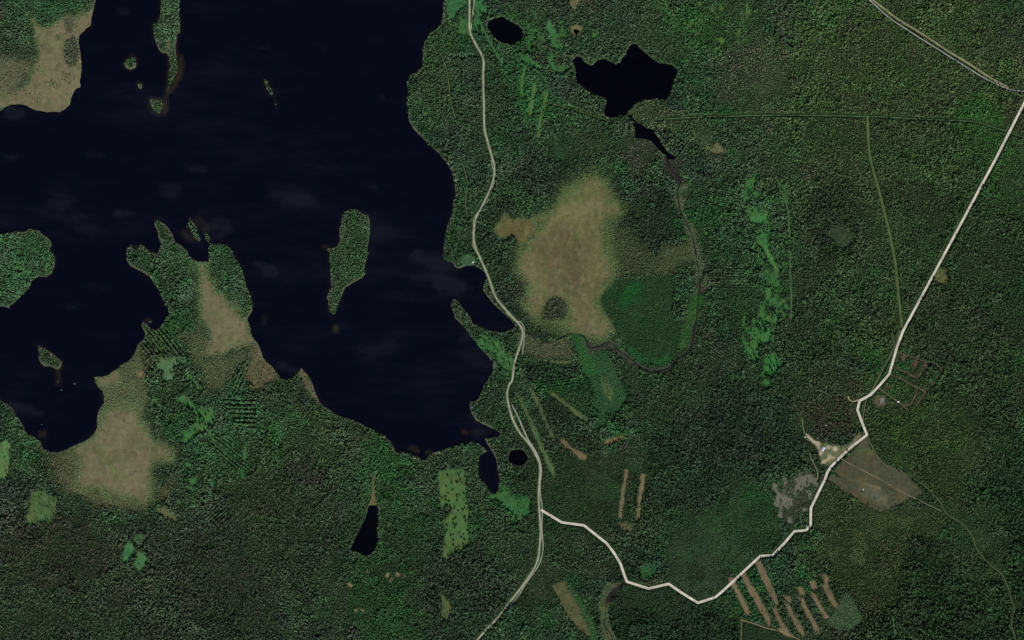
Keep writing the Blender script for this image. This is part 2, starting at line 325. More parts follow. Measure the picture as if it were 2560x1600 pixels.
def feather(pl, ground, thr, scale, seed, name, label):
    s = region(bbox(pl), 12)
    d = sdf(pl, GX[s], GY[s])
    f = fbm(GX[s] * 1.0, GY[s] * .62, scale, seed, 4) - np.clip(d + 6, 0, 14) * .02
    wgt = sstep(thr - .035, thr + .035, f) * (d < 8)
    mixin(A, s, wgt, alb(ground)); mixin(D, s, wgt, .13); mixin(HT, s, sstep(thr - .12, thr, f) * (d < 8) * .5, .45)
    mixin(T, s, sstep(thr - .12, thr, f) * .6 * (d < 8), lin((52, 96, 54)))
    PATCH.append((name, label)); LAB[s][(f > thr) & (d < 8)] = len(PATCH) - 1

# --- bogs
BOGC = (106, 94, 72)
paint(t(0,0,"-300,500 60,520 180,560 310,560 300,680 260,760 180,840 100,900 -300,1200"), (92,92,68), .6, (84,92,70), .45, .1, 18, 34)
bog(t(0,0,"300,180 345,230 380,262 470,264 540,230 590,180 640,150 700,160 760,130 880,90 900,400 790,640 780,1000 560,1080 440,1080 320,1055 200,1000 110,1005 -300,1150 -300,950 60,890 100,880 180,830 260,760 300,680 320,600 362,540 357,400 330,290"), (107,100,75), 'broad tan bog on the north-west shore', 16)
for a in [(173,62,13,19,.8),(145,94,6,6,.6),(180,132,21,36,1.),(176,60,22,32,.3),(130,212,15,11,.5),(172,197,16,15,.35),(88,240,16,14,.2),(40,222,26,20,.4)]:
    paint(ell(*a[:4]), (70,72,54) if a[4] > .5 else None, a[4], (82,92,72), .75 if a[4] > .7 else .4, .1, 4, 5)
bog(J(t(0,1,"1860,985 1915,962 1945,966 1972,1050 2002,1130 2035,1230 2115,1300 2185,1350 2255,1430 2305,1490 2360,1512"), t(0,2,"2350,0 2375,120 2430,200 2380,235 2280,250 2180,290 2120,350 2030,365 1900,350 1840,350 1930,260 1975,150 1950,50 1950,0"), t(0,1,"1910,1512 1880,1350 1870,1200 1865,1080")), (104,99,73), 'tan bog wedge down the middle of the peninsula', 22)
paint(t(0,2,"1700,150 1900,60 1990,200 1950,330 2180,320 2400,240 2500,330 2300,420 2150,560 2080,700 1960,640 1900,500 1800,330"), (72,80,54), .8, (80,90,64), .45, .1, 18, 34)
paint(t(1,2,"0,190 60,320 120,400 190,500 240,560 120,600 60,640 0,660 -100,560 -60,300"), (88,84,60), .5, (80,84,60), .45, .1, 9, 18)
paint(t(1,2,"430,450 500,530 560,690 600,770 520,720 470,640 440,560 400,500"), (88,86,62), .5, (84,86,62), .5, .1, 5, 10)
paint(t(0,2,"890,530 1010,525 1090,470 1170,420 1300,260 1350,340 1400,410 1400,500 1360,620 1400,780 1340,900 1380,1040 1420,1100 1300,1200 900,1100 900,900 990,780 920,640"), (82,88,60), .72, (82,94,66), .42, .1, 16, 30)
paint(J(t(0,2,"460,1290 560,1250 720,1200 780,1400 800,1512"), t(0,3,"900,90 1100,130 1400,170 1560,60 1650,-20 1600,160 1440,250 1200,300 1000,260 800,180 620,90 500,0")), (76,78,54), .72, (78,84,58), .42, .1, 18, 34)
bog(t(0,2,"890,535 1000,530 1100,500 1150,600 1050,640 950,630 910,600"), (100,96,72), 'pale reedy bog point jutting into the south-west bay', 14)
bog(J(t(0,2,"1020,850 1150,830 1260,860 1310,930 1355,1040 1410,1105 1520,1175 1615,1245 1610,1310 1490,1335 1410,1420 1445,1512"), t(0,3,"1445,80 1430,170 1330,190 1200,160 1060,120 900,80 780,40 755,0"), t(0,2,"765,1512 755,1380 715,1280 690,1215 790,1150 880,1080 930,1010 960,940")), (103,97,72), 'big tan bog south of the south-west bay', 34)
paint(z(0,800,3.78,"880,1200 960,1240 1080,1380 1190,1512 1120,1512 1020,1400 900,1260"), (92,98,62), None, None, None, None, 6, 8, .8)
paint(z(0,800,3.78,"1290,490 1370,490 1380,540 1320,545"), (118,100,76), .1, None, .4, None, 3, 4)
# central bog
CB = J(t(2,1,"680,160 780,150 870,200 885,270 905,380 1010,450 1020,490 900,560 860,620 850,700 860,800 880,900 920,1000 945,1080 900,1160 845,1240 800,1330 830,1420 880,1512"),
       t(2,2,"920,20 935,80 890,175 820,180 740,150 680,130 560,110 490,60 450,0"), t(2,1,"520,1512 520,1400 470,1310 400,1290 320,1320 280,1420 250,1512 205,1440 150,1350 200,1250 165,1170 120,1090 65,1030 75,950 100,870 150,790 230,740 270,650 300,580 380,510 420,420 520,340 600,260"))
paint(t(2,1,"860,560 1010,560 1200,760 1330,900 1500,800 1640,950 1500,1080 1200,1090 950,1120 860,1000 840,700"), (56,66,42), .85, (70,82,54), .5, .15, 14, 30)
paint(t(2,1,"1400,860 1600,820 1700,640 1740,700 1800,920 1720,980 1640,960 1560,1060 1420,1040"), (64,74,48), .75, (74,86,58), .4, .2, 12, 24)
paint(t(2,1,"560,200 680,140 800,120 900,200 1000,420 1060,480 920,600 960,820 980,1050 900,1240 880,1420 960,1512 900,1600 300,1600 250,1512 110,1380 120,1090 40,1030 70,860 200,720 280,560 400,440"), (70,82,48), .6, (72,86,54), .4, .2, 14, 24)
bog(CB, (98,95,62), 'large oval ochre and brown bog in the middle of the forest', 40, (74,86,52), 12, .006, 5)
paint(t(2,1,"480,420 680,380 880,400 900,480 760,520 560,540 440,560 400,500"), (114,110,78), None, None, None, None, 16, 26, .6)
paint(t(2,1,"520,300 680,280 760,330 640,400 480,420"), (88,98,54), None, None, None, None, 16, 26, .85)
paint(t(2,1,"400,640 600,640 680,700 700,800 740,880 700,1000 640,1100 660,1200 560,1260 420,1240 350,1150 300,1000 280,900 330,760"), (88,79,56), None, None, None, None, 30, 50, .8)
paint(t(2,1,"400,1100 620,1080 680,1180 560,1290 380,1260"), (98,86,66), None, None, None, None, 24, 30, .4)
paint(t(2,1,"80,950 160,920 250,1000 260,1200 230,1400 200,1440 150,1350 200,1250 150,1150 70,1030"), (112,104,76), None, None, None, None, 14, 18, .6)
paint(t(2,2,"480,0 900,0 920,90 860,160 700,120 560,80"), (102,98,72), None, None, None, None, 10, 16, .7)
bog(J(t(1,1,"2240,650 2320,540 2360,510 2430,560"), t(2,1,"80,560 220,540 235,620 205,700 160,760 120,820 80,800 40,730 0,730"), t(1,1,"2360,760 2290,730")), (88,86,52), 'olive arm of moss west of the central bog', 12)
paint(t(2,1,"0,580 160,570 220,560 130,640 80,690 60,760 20,720 -60,690"), (84,74,46), None, None, None, None, 7, 10, .8)
paint(t(2,1,"390,1300 480,1310 530,1400 500,1512 280,1512 300,1400"), (60,66,46), .8, (70,78,58), .8, .2, 5, 8)
# willow scrub east of the bog
paint(J(t(2,1,"1000,1120 1130,1125 1300,1105 1480,1105 1540,1160 1530,1300 1500,1420 1540,1512"), t(2,2,"1640,0 1610,130 1560,280 1480,400 1380,420 1230,410 1130,330 1050,210 1000,130 930,0"), t(2,1,"880,1440 830,1330 870,1250")), (26,54,28), .95, (40,62,36), .28, 1., 4, 6, 1, 'scrub', 'dense dark green willow scrub east of the central bog')
paint(t(2,1,"1060,1200 1200,1140 1240,1200 1140,1330 1050,1400 1030,1330"), (28,70,34), .5, (32,72,38), .25, 1., 8, 12)
paint(J(t(2,1,"1690,1280 1830,1280 1760,1512"), t(2,2,"1740,0 1700,220 1600,300 1560,260 1620,60 1660,-60")), (42,76,38), .5, (46,78,42), .25, 1., 6, 8, 1, 'meadow', 'vivid green strip along the west bank of the stream')
paint(t(2,2,"1050,210 1130,330 1230,410 1400,430 1500,380 1480,330 1300,380 1160,290"), (30,72,36), .5, (36,74,42), .25, 1., 5, 7)
# meadow south of the bog
paint(t(2,2,"555,140 680,145 705,240 720,310 790,300 870,270 920,350 970,450 1010,560 1070,640 1085,740 1020,850 960,900 890,890 900,990 800,1050 780,980 850,900 770,830 780,660 720,560 680,510 650,400 600,260"), (38,70,40), .62, (44,72,44), .25, 1., 3, 6, 1, 'meadow', 'green wedge of wet meadow south of the central bog')
paint(t(2,2,"570,140 670,150 740,330 800,500 740,540 690,500 650,380 600,240"), (34,76,38), .4, (38,78,42), .2, 1., 4, 9)
paint(t(2,2,"850,530 890,540 940,640 970,690 940,780 880,720 840,630"), (68,88,52), .3, (60,76,50), .3, .5, 3, 5)
paint(t(2,2,"150,360 300,380 450,390 580,380 560,420 400,420 300,400"), (80,92,56), .2, None, .5, None, 3, 5)
paint(t(2,2,"40,120 200,160 300,220 480,180 560,260 600,360 300,370 150,330 60,240"), (74,80,56), .75, (78,86,62), .45, .2, 6, 10)

# --- felled strips, meadows and clearings (name, label, polygon, ground colour, density)
CLEAR = [
 ('meadow','long grassy strip nearest the road, south of the green wedge', t(2,2,"50,720 85,740 140,850 200,980 250,1080 300,1210 360,1310 410,1450 395,1490 350,1410 290,1270 220,1130 160,950 90,810"), (74,102,60), .02),
 ('meadow','thin grassy strip ending near a brown peat pit', t(2,2,"155,630 200,680 250,760 300,880 340,990 400,1110 375,1120 330,1010 280,900 230,790 180,690"), (80,98,62), .02),
 ('meadow','short oblique grassy strip beside the green wedge', t(2,2,"340,690 390,690 480,760 560,820 650,890 735,950 715,975 640,930 540,840 440,760"), (82,98,58), .02),
 ('peat_patch','brown bean shaped peat patch between grassy strips', t(2,2,"445,1130 500,1130 560,1200 650,1250 710,1290 690,1325 640,1315 540,1225 470,1170"), (102,92,64), 0),
 ('peat_patch','small brown tapering peat patch', t(2,2,"870,1140 960,1112 1040,1095 1100,1070 1080,1108 990,1145 960,1180 880,1182"), (108,94,62), .03),
 ('peat_patch','western one of two parallel straight brown strips', J(t(2,2,"1065,1405 1105,1415"), t(2,3,"1092,0 1062,150 1042,372 1003,367 1020,200 1048,0")), (104,96,74), 0),
 ('peat_patch','eastern one of two parallel straight brown strips', J(t(2,2,"1215,1445 1262,1455"), t(2,3,"1252,0 1228,180 1208,372 1168,378 1190,200 1210,0")), (104,96,72), 0),
 ('clearing','ochre grass patch below the two parallel strips', t(2,3,"1010,410 1080,395 1150,430 1130,500 1050,480"), (86,88,56), .25),
 ('meadow','first thin green strip west of the jagged pond', t(2,0,"110,640 135,640 125,740 105,830 110,910 85,900 75,860 85,760"), (70,114,60), .06),
 ('meadow','middle green strip west of the jagged pond', t(2,0,"205,770 235,780 230,880 215,940 200,1090 180,1120 155,1100 160,1010 185,910"), (68,112,60), .1),
 ('meadow','long tapering green strip west of the jagged pond', t(2,0,"315,865 340,870 330,970 310,1040 285,1160 260,1300 240,1300 250,1190 280,1050 300,950"), (74,112,58), .04),
 ('meadow','forked bright clearing east of the oval pond', t(2,0,"340,200 375,200 380,270 430,300 430,350 400,400 445,400 440,480 405,450 375,440 370,350 320,270"), (64,122,68), .03),
 ('meadow','tiny clearing between the oval pond and the forked clearing', t(2,0,"250,350 325,345 310,400 290,415"), (66,114,62), .1),
 ('meadow','small bright triangle east of the tiny pool', t(2,0,"765,320 845,295 830,330 780,380 760,360"), (64,122,64), .03),
 ('meadow','narrow oblique meadow south of the oval pond', t(2,0,"60,525 130,535 200,585 295,635 280,665 200,635 100,575"), (60,118,62), .03),
 ('meadow','patchy green clearing west of the jagged pond', t(2,0,"355,570 380,570 410,640 440,630 490,615 535,660 480,705 425,690 375,630"), (60,112,62), .2),
 ('bog','ring of ochre moss round the tiny pool', ell(1441,77,17,14), (104,98,58), .02),
 ('bog','small tan moss by the north edge', t(2,0,"560,-30 650,-30 655,30 610,60 605,125 580,90 545,50"), (98,92,64), .12),
 ('bog','pale little moss in the forest east of the swampy pool', t(2,0,"1840,1390 1900,1400 1940,1340 1990,1390 2020,1440 1940,1460 1850,1430"), (100,98,68), .15),
 ('meadow','bright roadside meadow with scattered trees by the oval pond', J(z(1140,0,15.12,"740,-900 1150,-900 1160,0 1040,60 1020,200 1190,250 1150,400 1140,530 980,560 960,660 1000,820 1050,950 1080,1100 1150,1220 1220,1350 1300,1512"), t(1,0,"2230,400 2250,450 2290,520 2345,600 2330,620 2270,520 2215,440"), z(1140,0,15.12,"1200,1512 1100,1380 960,1330 800,1250 620,1220 580,1130 660,1040 680,900 690,700 740,520")), (58,108,62), .01),
 ('clearing','ragged green clearing between the lake and the main road', t(1,0,"1800,0 1870,-40 1930,20 1990,10 1990,60 1900,120 1880,190 1830,180 1800,80"), (58,104,60), .35),
 ('clearing','large pale green forest clearing shaped like a boot', z(380,880,15.12,"340,190 420,200 500,300 600,270 700,180 950,190 1080,290 1340,330 1320,450 1200,480 1080,420 960,520 860,470 800,520 830,620 720,780 860,810 850,1080 760,1130 560,1170 500,1120 450,900 520,760 430,700 200,700 240,560 170,420 310,400"), (80,120,76), .01),
 ('clearing','narrow green tail running south-east from the boot clearing', z(380,880,15.12,"1260,790 1350,800 1500,950 1650,1100 1780,1300 1910,1490 1760,1500 1680,1300 1560,1100 1350,1040"), (68,118,62), .01),
 ('clearing','sprawling bright clearing dotted with lone spruces', t(0,2,"1690,740 1730,715 1790,755 1825,800 1870,830 1900,865 1960,845 2010,835 2035,920 2010,995 1965,1000 1955,1045 1870,1060 1830,1115 1740,1170 1720,1145 1780,1100 1715,1095 1740,1060 1800,1050 1800,1010 1860,980 1850,900 1805,830 1745,800 1675,775"), (68,118,64), .01),
 ('clearing','western half of the bright clearing in the south-west forest', t(0,3,"1185,640 1210,595 1262,598 1268,680 1245,720 1210,785 1165,765 1160,720"), (64,120,74), .01),
 ('clearing','eastern half of the bright clearing in the south-west forest', t(0,3,"1300,680 1350,685 1405,750 1360,790 1375,830 1340,875 1290,845 1268,790 1300,750"), (70,120,70), .03),
 ('clearing','small thin patch above the bright south-west clearing', t(0,3,"1260,560 1300,520 1385,535 1370,580 1320,635 1290,600"), (62,98,60), .3),
 ('clearing','square thinned felling with dark saplings in the south-west', t(0,3,"300,110 430,110 450,150 540,180 530,310 480,340 540,370 420,390 330,420 245,430 260,350 290,250"), (76,106,60), .0),
 ('clearing','yellow green clearing at the west edge', t(0,2,"-300,1170 0,1170 60,1145 120,1190 100,1240 50,1235 105,1290 80,1430 50,1512 -300,1512"), (88,128,72), .04),
 ('clearing','pale grass sliver south of the big tan bog', t(0,3,"1465,265 1560,275 1655,330 1665,385 1600,360 1485,310"), (94,106,68), .03),
 ('clearing','small bright notch in the ditched plantation', t(0,3,"1785,-10 1850,-10 1860,60 1800,45"), (64,116,64), .05),
 ('clearing','bright dart shaped clearing in the ditched plantation', t(0,3,"1965,20 2070,5 2000,65"), (62,114,66), .05),
 ('clearing','long bright felled block with stray bushes', J(t(1,2,"1735,1430 1970,1412 1978,1512"), t(1,3,"1980,0 2000,300 2005,440 2010,610 1900,680 1800,755 1768,720 1780,600 1800,500 1770,400 1820,340 1860,280 1840,240 1755,268 1740,100 1732,0")), (76,110,60), .0),
 ('clearing','bright green glade south of the channel pond', J(t(1,3,"2210,170 2290,125 2335,140 2419,175"), t(2,3,"60,205 150,250 175,310 150,350 105,350 90,395 60,370 20,300"), t(1,3,"2380,285 2340,230 2280,180 2230,190")), (54,112,60), .05),
 ('clearing','thin grassy wedge in the forest west of the southern road', t(1,3,"1750,1085 1790,1105 1845,1190 1842,1290 1800,1325 1755,1280 1770,1200"), (84,104,62), .1),
 ('meadow','bright meadow with dotted trees on the lake headland', t(1,2,"2130,185 2230,215 2300,215 2345,270 2350,370 2380,330 2425,350 2425,470 2370,480 2300,405 2280,335 2240,300 2175,250"), (66,116,66), .03),
 ('meadow','little homestead meadow on the lake shore', t(1,1,"1950,915 2010,895 2065,920 2075,980 2000,1000 1950,990 1935,950"), (66,98,64), .12),
 ('clearing','topmost bright glade of the eastern chain', t(2,1,"2180,310 2240,290 2240,190 2315,195 2285,250 2255,290 2228,300 2228,380 2190,395"), (60,118,60), .06),
 ('clearing','blocky bright glade in the eastern chain', t(2,1,"2265,500 2395,510 2405,575 2330,605 2265,590 2245,540"), (62,124,66), .06),
 ('clearing','long curved bright glade in the eastern chain', J(t(2,1,"2368,695 2412,705 2419,800"), t(3,1,"20,880 60,950 105,1050 75,1045 20,970 -5,910"), t(2,1,"2390,860 2368,780")), (74,126,62), .03),
 ('clearing','glade with a narrow stem in the eastern chain', z(1880,760,20.16,"1180,170 1285,200 1295,600 1305,880 1200,1010 1000,1060 955,950 1070,850 1100,700 1235,620 1190,400"), (62,124,64), .03),
 ('clearing','tattered bright glade in the eastern chain', z(1880,760,20.16,"80,850 300,880 500,950 500,1060 800,1200 900,1250 880,1512 900,1900 600,2100 300,1700 200,1512 150,1200 100,1000"), (60,122,64), .12),
 ('clearing','thin bright streak beside the tattered glade', z(1880,760,20.16,"1430,200 1500,250 1545,500 1490,600 1440,420"), (76,124,66), .1),
 ('clearing','green patch on the west side of the eastern chain', t(2,2,"2195,200 2300,215 2295,280 2225,262"), (54,108,58), .1),
 ('clearing','notched glade low in the eastern chain', t(2,2,"2245,310 2355,285 2310,400 2255,385"), (56,116,60), .08),
 ('clearing','lowest large glade of the eastern chain', J(t(2,2,"2385,370 2419,350"), t(3,2,"70,318 125,420 65,505 20,515"), t(2,2,"2400,500 2375,470")), (54,118,60), .06),
 ('clearing','small green spot below the lowest large glade', t(3,2,"-35,550 55,600 20,640 -45,620"), (50,104,56), .1),
 ('clearing','round bright spot above the tattered glade', t(3,1,"-40,1045 92,1058 90,1155 0,1165 -50,1120"), (48,96,56), .3),
 ('clearing','pale patch of young growth in the eastern forest', t(3,1,"600,650 720,620 820,740 780,800 700,850 640,780 560,720"), (62,82,54), .85),
 ('field','oval olive field beside the straight pale road', t(3,1,"1620,1020 1680,1040 1700,1120 1670,1180 1610,1160 1575,1120 1600,1060"), (84,88,56), .04),
 ('field','long olive field strip near the south edge', t(2,3,"370,1000 490,960 560,1060 620,1170 680,1300 750,1450 740,1485 680,1460 600,1380 510,1270 450,1130"), (80,84,56), .03),
 ('meadow','dark green meadow beside the long olive field strip', t(2,3,"500,955 560,1010 640,1110 720,1260 800,1420 810,1512 860,1620 700,1620 750,1490 690,1320 620,1170 560,1060"), (40,84,42), .25),
 ('meadow','pale reedy banks of the southern stream', t(2,3,"960,985 900,980 860,1060 825,1180 840,1320 850,1420 870,1512 880,1700 1010,1700 985,1512 940,1410 915,1300 915,1200 940,1120 1010,1050 1050,970"), (76,90,58), .15),
 ('clearing','vivid green glade beside the bend of the straight pale road', t(2,3,"1210,830 1290,790 1370,830 1340,900 1250,930 1220,880"), (40,94,46), .3),
 ('scrub','pale green young growth beside the brown strips', t(3,3,"740,1050 800,1130 905,1330 820,1420 700,1450 560,1360 660,1200"), (66,86,58), .6),
 ('scrub','grey mottled dead wood beside the pale road', J(t(3,2,"310,1440 380,1420 440,1470 450,1512"), t(3,3,"445,0 445,110 370,210 300,300 260,420 190,430 130,330 60,250 100,120 200,20")), (62,68,50), .7),
 ('bog','long tan strip north of the wedge pond', J(t(1,2,"1130,1440 1165,1430 1130,1512"), t(1,3,"1125,0 1130,120 1148,242 1068,245 1085,180 1100,60 1095,0")), (104,92,60), .04),
 ('field','large grey green hay field by the sandy yard', P("2166,1092 2178,1125 2189,1137 2202,1153 2219,1166 2239,1173 2263,1182 2278,1202 2293,1215 2312,1237 2290,1242 2262,1252 2230,1272 2200,1280 2168,1264 2130,1241 2100,1220 2068,1201 2083,1180 2100,1160 2130,1130"), (72,74,55), .003),
 ('sand_yard','bare sandy track head north-west of the blue roofed house', z(2000,1070,15.12,"230,220 330,280 450,390 600,510 680,330 725,305 690,420 670,510 740,530 750,640 710,700 790,790 720,770 620,660 480,590 350,470 265,400"), (166,154,130), 0),
 ('sand_yard','bare sand patch south of the blue roofed house', z(2000,1070,15.12,"760,860 870,870 870,980 790,1070 705,1055 715,930"), (164,150,126), 0),
 ('sand_yard','bare sand patch just east of the blue roofed house', z(2000,1070,15.12,"990,700 1100,655 1180,740 1100,810 990,810"), (154,144,120), 0),
 ('sand_yard','round pale sand patch in the middle of the yard', z(2000,1070,15.12,"1245,740 1330,715 1430,800 1350,900 1225,835"), (164,154,134), 0),
 ('sand_yard','long ochre sand patch running along the pale road', z(2000,1070,15.12,"1060,990 1150,1030 1250,1050 1430,1105 1400,1145 1250,1195 1150,1175 1060,1255 950,1355 800,1425 755,1370 850,1195 960,1180 1030,1100"), (162,148,116), 0),
 ('clearing','trodden roadside apron north of the yard', z(2000,1070,15.12,"2050,460 2260,200 2290,190 2250,330 2000,620 1750,820 1640,940 1560,1000 1700,780"), (120,112,84), .02),
]
# the yard round the house is open ground
paint(z(2000,1070,15.12,"240,220 420,330 620,470 760,520 900,560 1200,650 1500,660 1780,700 1780,860 1500,1080 1200,1350 980,1460 820,1430 760,1300 720,1060 640,800 560,640 330,470"), (96,104,74), .03, None, .4, None, 3, 4, 1, 'yard', 'trodden grassy yard round the blue roofed house')
for nm, lb, pl, c, dn in CLEAR:
    if nm in ('clearing', 'meadow'):
        g_ = (c[0] + c[1] + c[2]) / 3; c = tuple(int((v * .93 + g_ * .07) * .93) for v in c)
    sparse = dn > .1; strip = 'strip' in lb
    if nm in ('clearing', 'meadow') and not strip:              # tall old trees frame the openings
        sg = region(bbox(pl), 22); mixin(HT, sg, sstep(18, 5, sdf(pl, GX[sg], GY[sg])) * .75, 1.28)
    paint(pl, c, dn, tuple(int(v * .86) for v in c) if dn > .3 else None, .3 if sparse else .6, .8 if sparse else None, 1.8, 4 if nm in ('sand_yard', 'peat_patch', 'field') else 2.5 if strip or 'square' in lb or 'felled' in lb else 5, 1, nm, lb, 1.3 if nm in ('clearing', 'meadow') else 0)
for nm, ps in [('a', "2050,930 2092,938 2162,1080 2255,1262 2230,1284 2168,1172 2078,992"), ('b', "2168,905 2202,888 2292,1030 2382,1200 2430,1290 2432,1370 2340,1225 2248,1062"), ('c', "2308,782 2350,778 2430,940 2460,1020 2524,1188 2504,1202 2448,1092 2372,955")]:
    paint(t(2,3,ps), (106,95,72), .02, (62,76,46), .3, 1., 2.4, 4, 1, 'peat_strip', grow=2.2, label={'a': 'westernmost straight brown peat strip south of the pale road', 'b': 'second brown peat strip from the west, meeting the pale road', 'c': 'third and longest brown peat strip from the west'}[nm])
for lb, ps in [('brown peat strip widening into a spoil heap by the south edge', "40,1205 78,1218 122,1320 195,1430 235,1485 165,1472 92,1415 130,1390 90,1320"),
               ('short brown stub north of the fifth peat strip', "150,1100 200,1108 228,1150 200,1163"), ('fifth brown peat strip from the west', "163,1170 202,1188 252,1290 312,1380 352,1472 320,1472 258,1370 208,1270"),
               ('short brown stub north of the sixth peat strip', "273,1020 312,1008 348,1080 320,1094"), ('sixth brown peat strip from the west', "288,1110 332,1128 392,1260 442,1340 488,1420 460,1458 418,1360 358,1260"),
               ('short brown stub north of the seventh peat strip', "398,965 437,958 458,1020 420,1034"), ('seventh brown peat strip from the west', "403,1070 437,1078 492,1170 542,1260 573,1300 545,1313 488,1222"),
               ('reddish brown stub north of the easternmost peat strip', "513,900 547,893 578,950 550,983"), ('easternmost brown peat strip', "523,1000 562,998 612,1100 658,1190 630,1213 578,1122")]:
    paint(t(3,3,ps), (106,95,72), .02, (62,76,46), .3, 1., 2.4, 4, 1, 'peat_strip', lb, 2.2)
for cx, cy, rx, ry in [(969,1438,6,7),(994,1437,8,5),(876,1464,8,5),(920,1432,4,5),(978,1452,5,8),(906,1528,7,4),(928,1540,4,3),(1015,1480,6,3),(1012,1496,4,4),(890,1527,4,4),(1010,1440,6,3)]:
    paint(ell(cx, cy, rx, ry, 30), (118,106,80), .05, None, None, None, 1.6, 4)
feather(P("1858,430 1895,430 1925,530 1940,600 1954,680 1962,760 1958,830 1948,900 1938,965 1900,968 1880,905 1846,850 1852,795 1896,760 1890,700 1884,600 1860,540"), (56,102,54), .575, 15, 611, 'clearing', 'broken feathery chain of small glades east of the stream')
feather(P("1290,20 1420,40 1430,120 1400,190 1330,180 1290,120"), (54,96,54), .63, 13, 612, 'clearing', 'feathery gaps in the forest between the oval and jagged ponds')
feather(P("1190,830 1260,850 1280,900 1270,940 1230,920 1190,870"), (58,100,56), .56, 11, 613, 'clearing', 'feathery gaps around the headland meadow')
feather(P("530,1060 640,1090 640,1180 560,1230 450,1230 440,1190"), (58,98,58), .655, 12, 615, 'clearing', 'feathery gaps in the ditched plantation')
feather(P("1090,0 1180,0 1200,60 1170,100 1110,70"), (54,96,54), .57, 12, 617, 'clearing', 'feathery gaps west of the roadside meadow')
feather(P("1700,10 1900,0 1880,120 1720,110"), (70,96,52), .63, 13, 618, 'clearing', 'feathery grass gaps by the north edge')
feather(P("1240,1200 1330,1250 1330,1310 1280,1310"), (50,98,54), .58, 12, 619, 'clearing', 'feathery gaps round the glade by the channel pond')
feather(P("1930,640 1975,640 1985,800 1950,800"), (58,96,54), .6, 10, 620, 'clearing', 'thin feathery gaps beside the stemmed glade')
feather(z(1560,975,1.389,"520,330 590,300 660,288 672,340 652,400 620,450 580,472 540,440 520,390"), (102,100,86), .5, 13, 631, 'scrub', 'bare grey streaks among the dead wood by the pale road')
# field mottling and bits of the yard
paint(z(2080,1120,10.08,"160,380 380,420 360,560 200,560"), (84,70,56), None, None, None, None, 4, 8, .7)
paint(z(2080,1120,10.08,"1380,1060 1560,1080 1800,1260 2100,1380 2000,1500 1650,1350 1450,1200"), (74,70,50), .3, (52,80,46), .3, 1., 6, 14, .7)
paint(z(2080,1120,10.08,"600,0 1020,0 1060,120 900,180 650,150"), (78,96,58), None, None, None, None, 6, 10, .7)
paint(z(2080,1120,10.08,"790,880 870,890 980,930 1100,970 1230,1000 1220,1040 1080,1010 940,960 800,910"), (112,110,90), None, None, None, None, 1.6, 4, .8)
paint(z(2080,1120,10.08,"700,1050 1100,1000 1400,1200 1300,1400 900,1300"), (92,92,74), None, None, None, None, 9, 24, .7)
paint(z(2080,1120,10.08,"0,600 90,620 220,740 180,760 60,690 0,660"), (40,74,40), .8, (44,84,48), .35, 1., 2, 3)
# bulldozed plot with bare earth lines
for cx, cy, rx, ry in [(2260,895,8,12),(2287,910,6,10),(2314,914,6,6),(2222,968,10,6),(2200,1003,16,14)]:
    paint(ell(cx, cy, rx, ry, 20), (86,74,58), .12, None, .35, None, 2.5, 5)
paint(t(3,2,"1060,740 1100,740 1090,790 1065,790"), (112,116,104), .0, None, None, None, 1.5, 2)

# ------------------------------------------------------------------ roads and paths (map pixels)
MAIN = J(t(1,0,"2018,-420 2018,0 2018,150 2015,290 2050,370 2100,460 2140,530 2155,590 2145,700 2150,850 2155,1000 2155,1130 2160,1240 2190,1340 2215,1430"),
 t(1,1,"2238,0 2255,60 2250,150 2235,220 2200,310 2160,390 2120,470 2080,540 2062,610 2055,700 2060,780 2085,860 2120,930 2160,1020 2200,1110 2230,1210 2270,1310 2330,1380"),
 t(2,2,"0,-30 60,30 95,80 105,140 90,200 60,290 30,380 15,460 3,580"), t(1,2,"2395,600 2372,680 2374,740 2390,820"),
 t(2,2,"5,940 40,1010 80,1080 140,1140 190,1210 235,1290 262,1360 268,1420 260,1505"), t(2,3,"250,120 255,240 265,380 272,500 262,620 250,740 215,830 150,930 90,1010 30,1090"),
 t(1,3,"2370,1190 2310,1270 2240,1350 2160,1430 2090,1512 1850,1780"))
SIDE = [
 ('dirt_track', 'faint parallel wheel track joining the main road by the oval pond', t(1,0,"2075,-420 2065,0 2050,110 2038,240 2022,300"), 2.6, (140,148,118)),
 ('dirt_track', 'grey track looping beside the main road below the pale junction bend', t(2,2,"0,805 60,920 110,1040 150,1130 205,1210 258,1310 280,1400 270,1512"), 3.0, (150,152,134)),
 ('dirt_track', 'grey track wandering along the east side of the southern road', t(2,3,"264,0 266,140 286,240 286,340 280,460 291,560 296,670 264,790 204,880 114,1000 74,1080 -10,1180"), 2.6, (136,140,120)),
 ('dirt_track', 'grey strip beside the main road near the bog stream', J(t(2,1,"-60,1440 0,1480"), t(2,2,"40,10 95,20 120,90 118,160 105,260 100,330")), 2.2, (130,138,112)),
 ('dirt_track', 'pale track edging the lake bend of the main road', t(1,1,"2222,0 2238,90 2268,120 2248,230 2200,380 2150,440 2085,500 2050,560 2055,640 2085,600 2050,740 2050,830 2085,880"), 2.0, (120,128,98)),
]
NE = t(3,0,"760,-160 860,-80 960,0 1050,85 1150,175 1280,260 1450,370 1600,460 1760,565 1900,650 2050,745 2200,815 2290,850 2360,860 2419,864 2900,866")
VERGE = t(3,0,"860,-110 980,-8 1100,86 1200,165 1330,246 1450,318 1600,418 1730,502 1900,602 2010,678 2100,738 2200,790 2270,828")
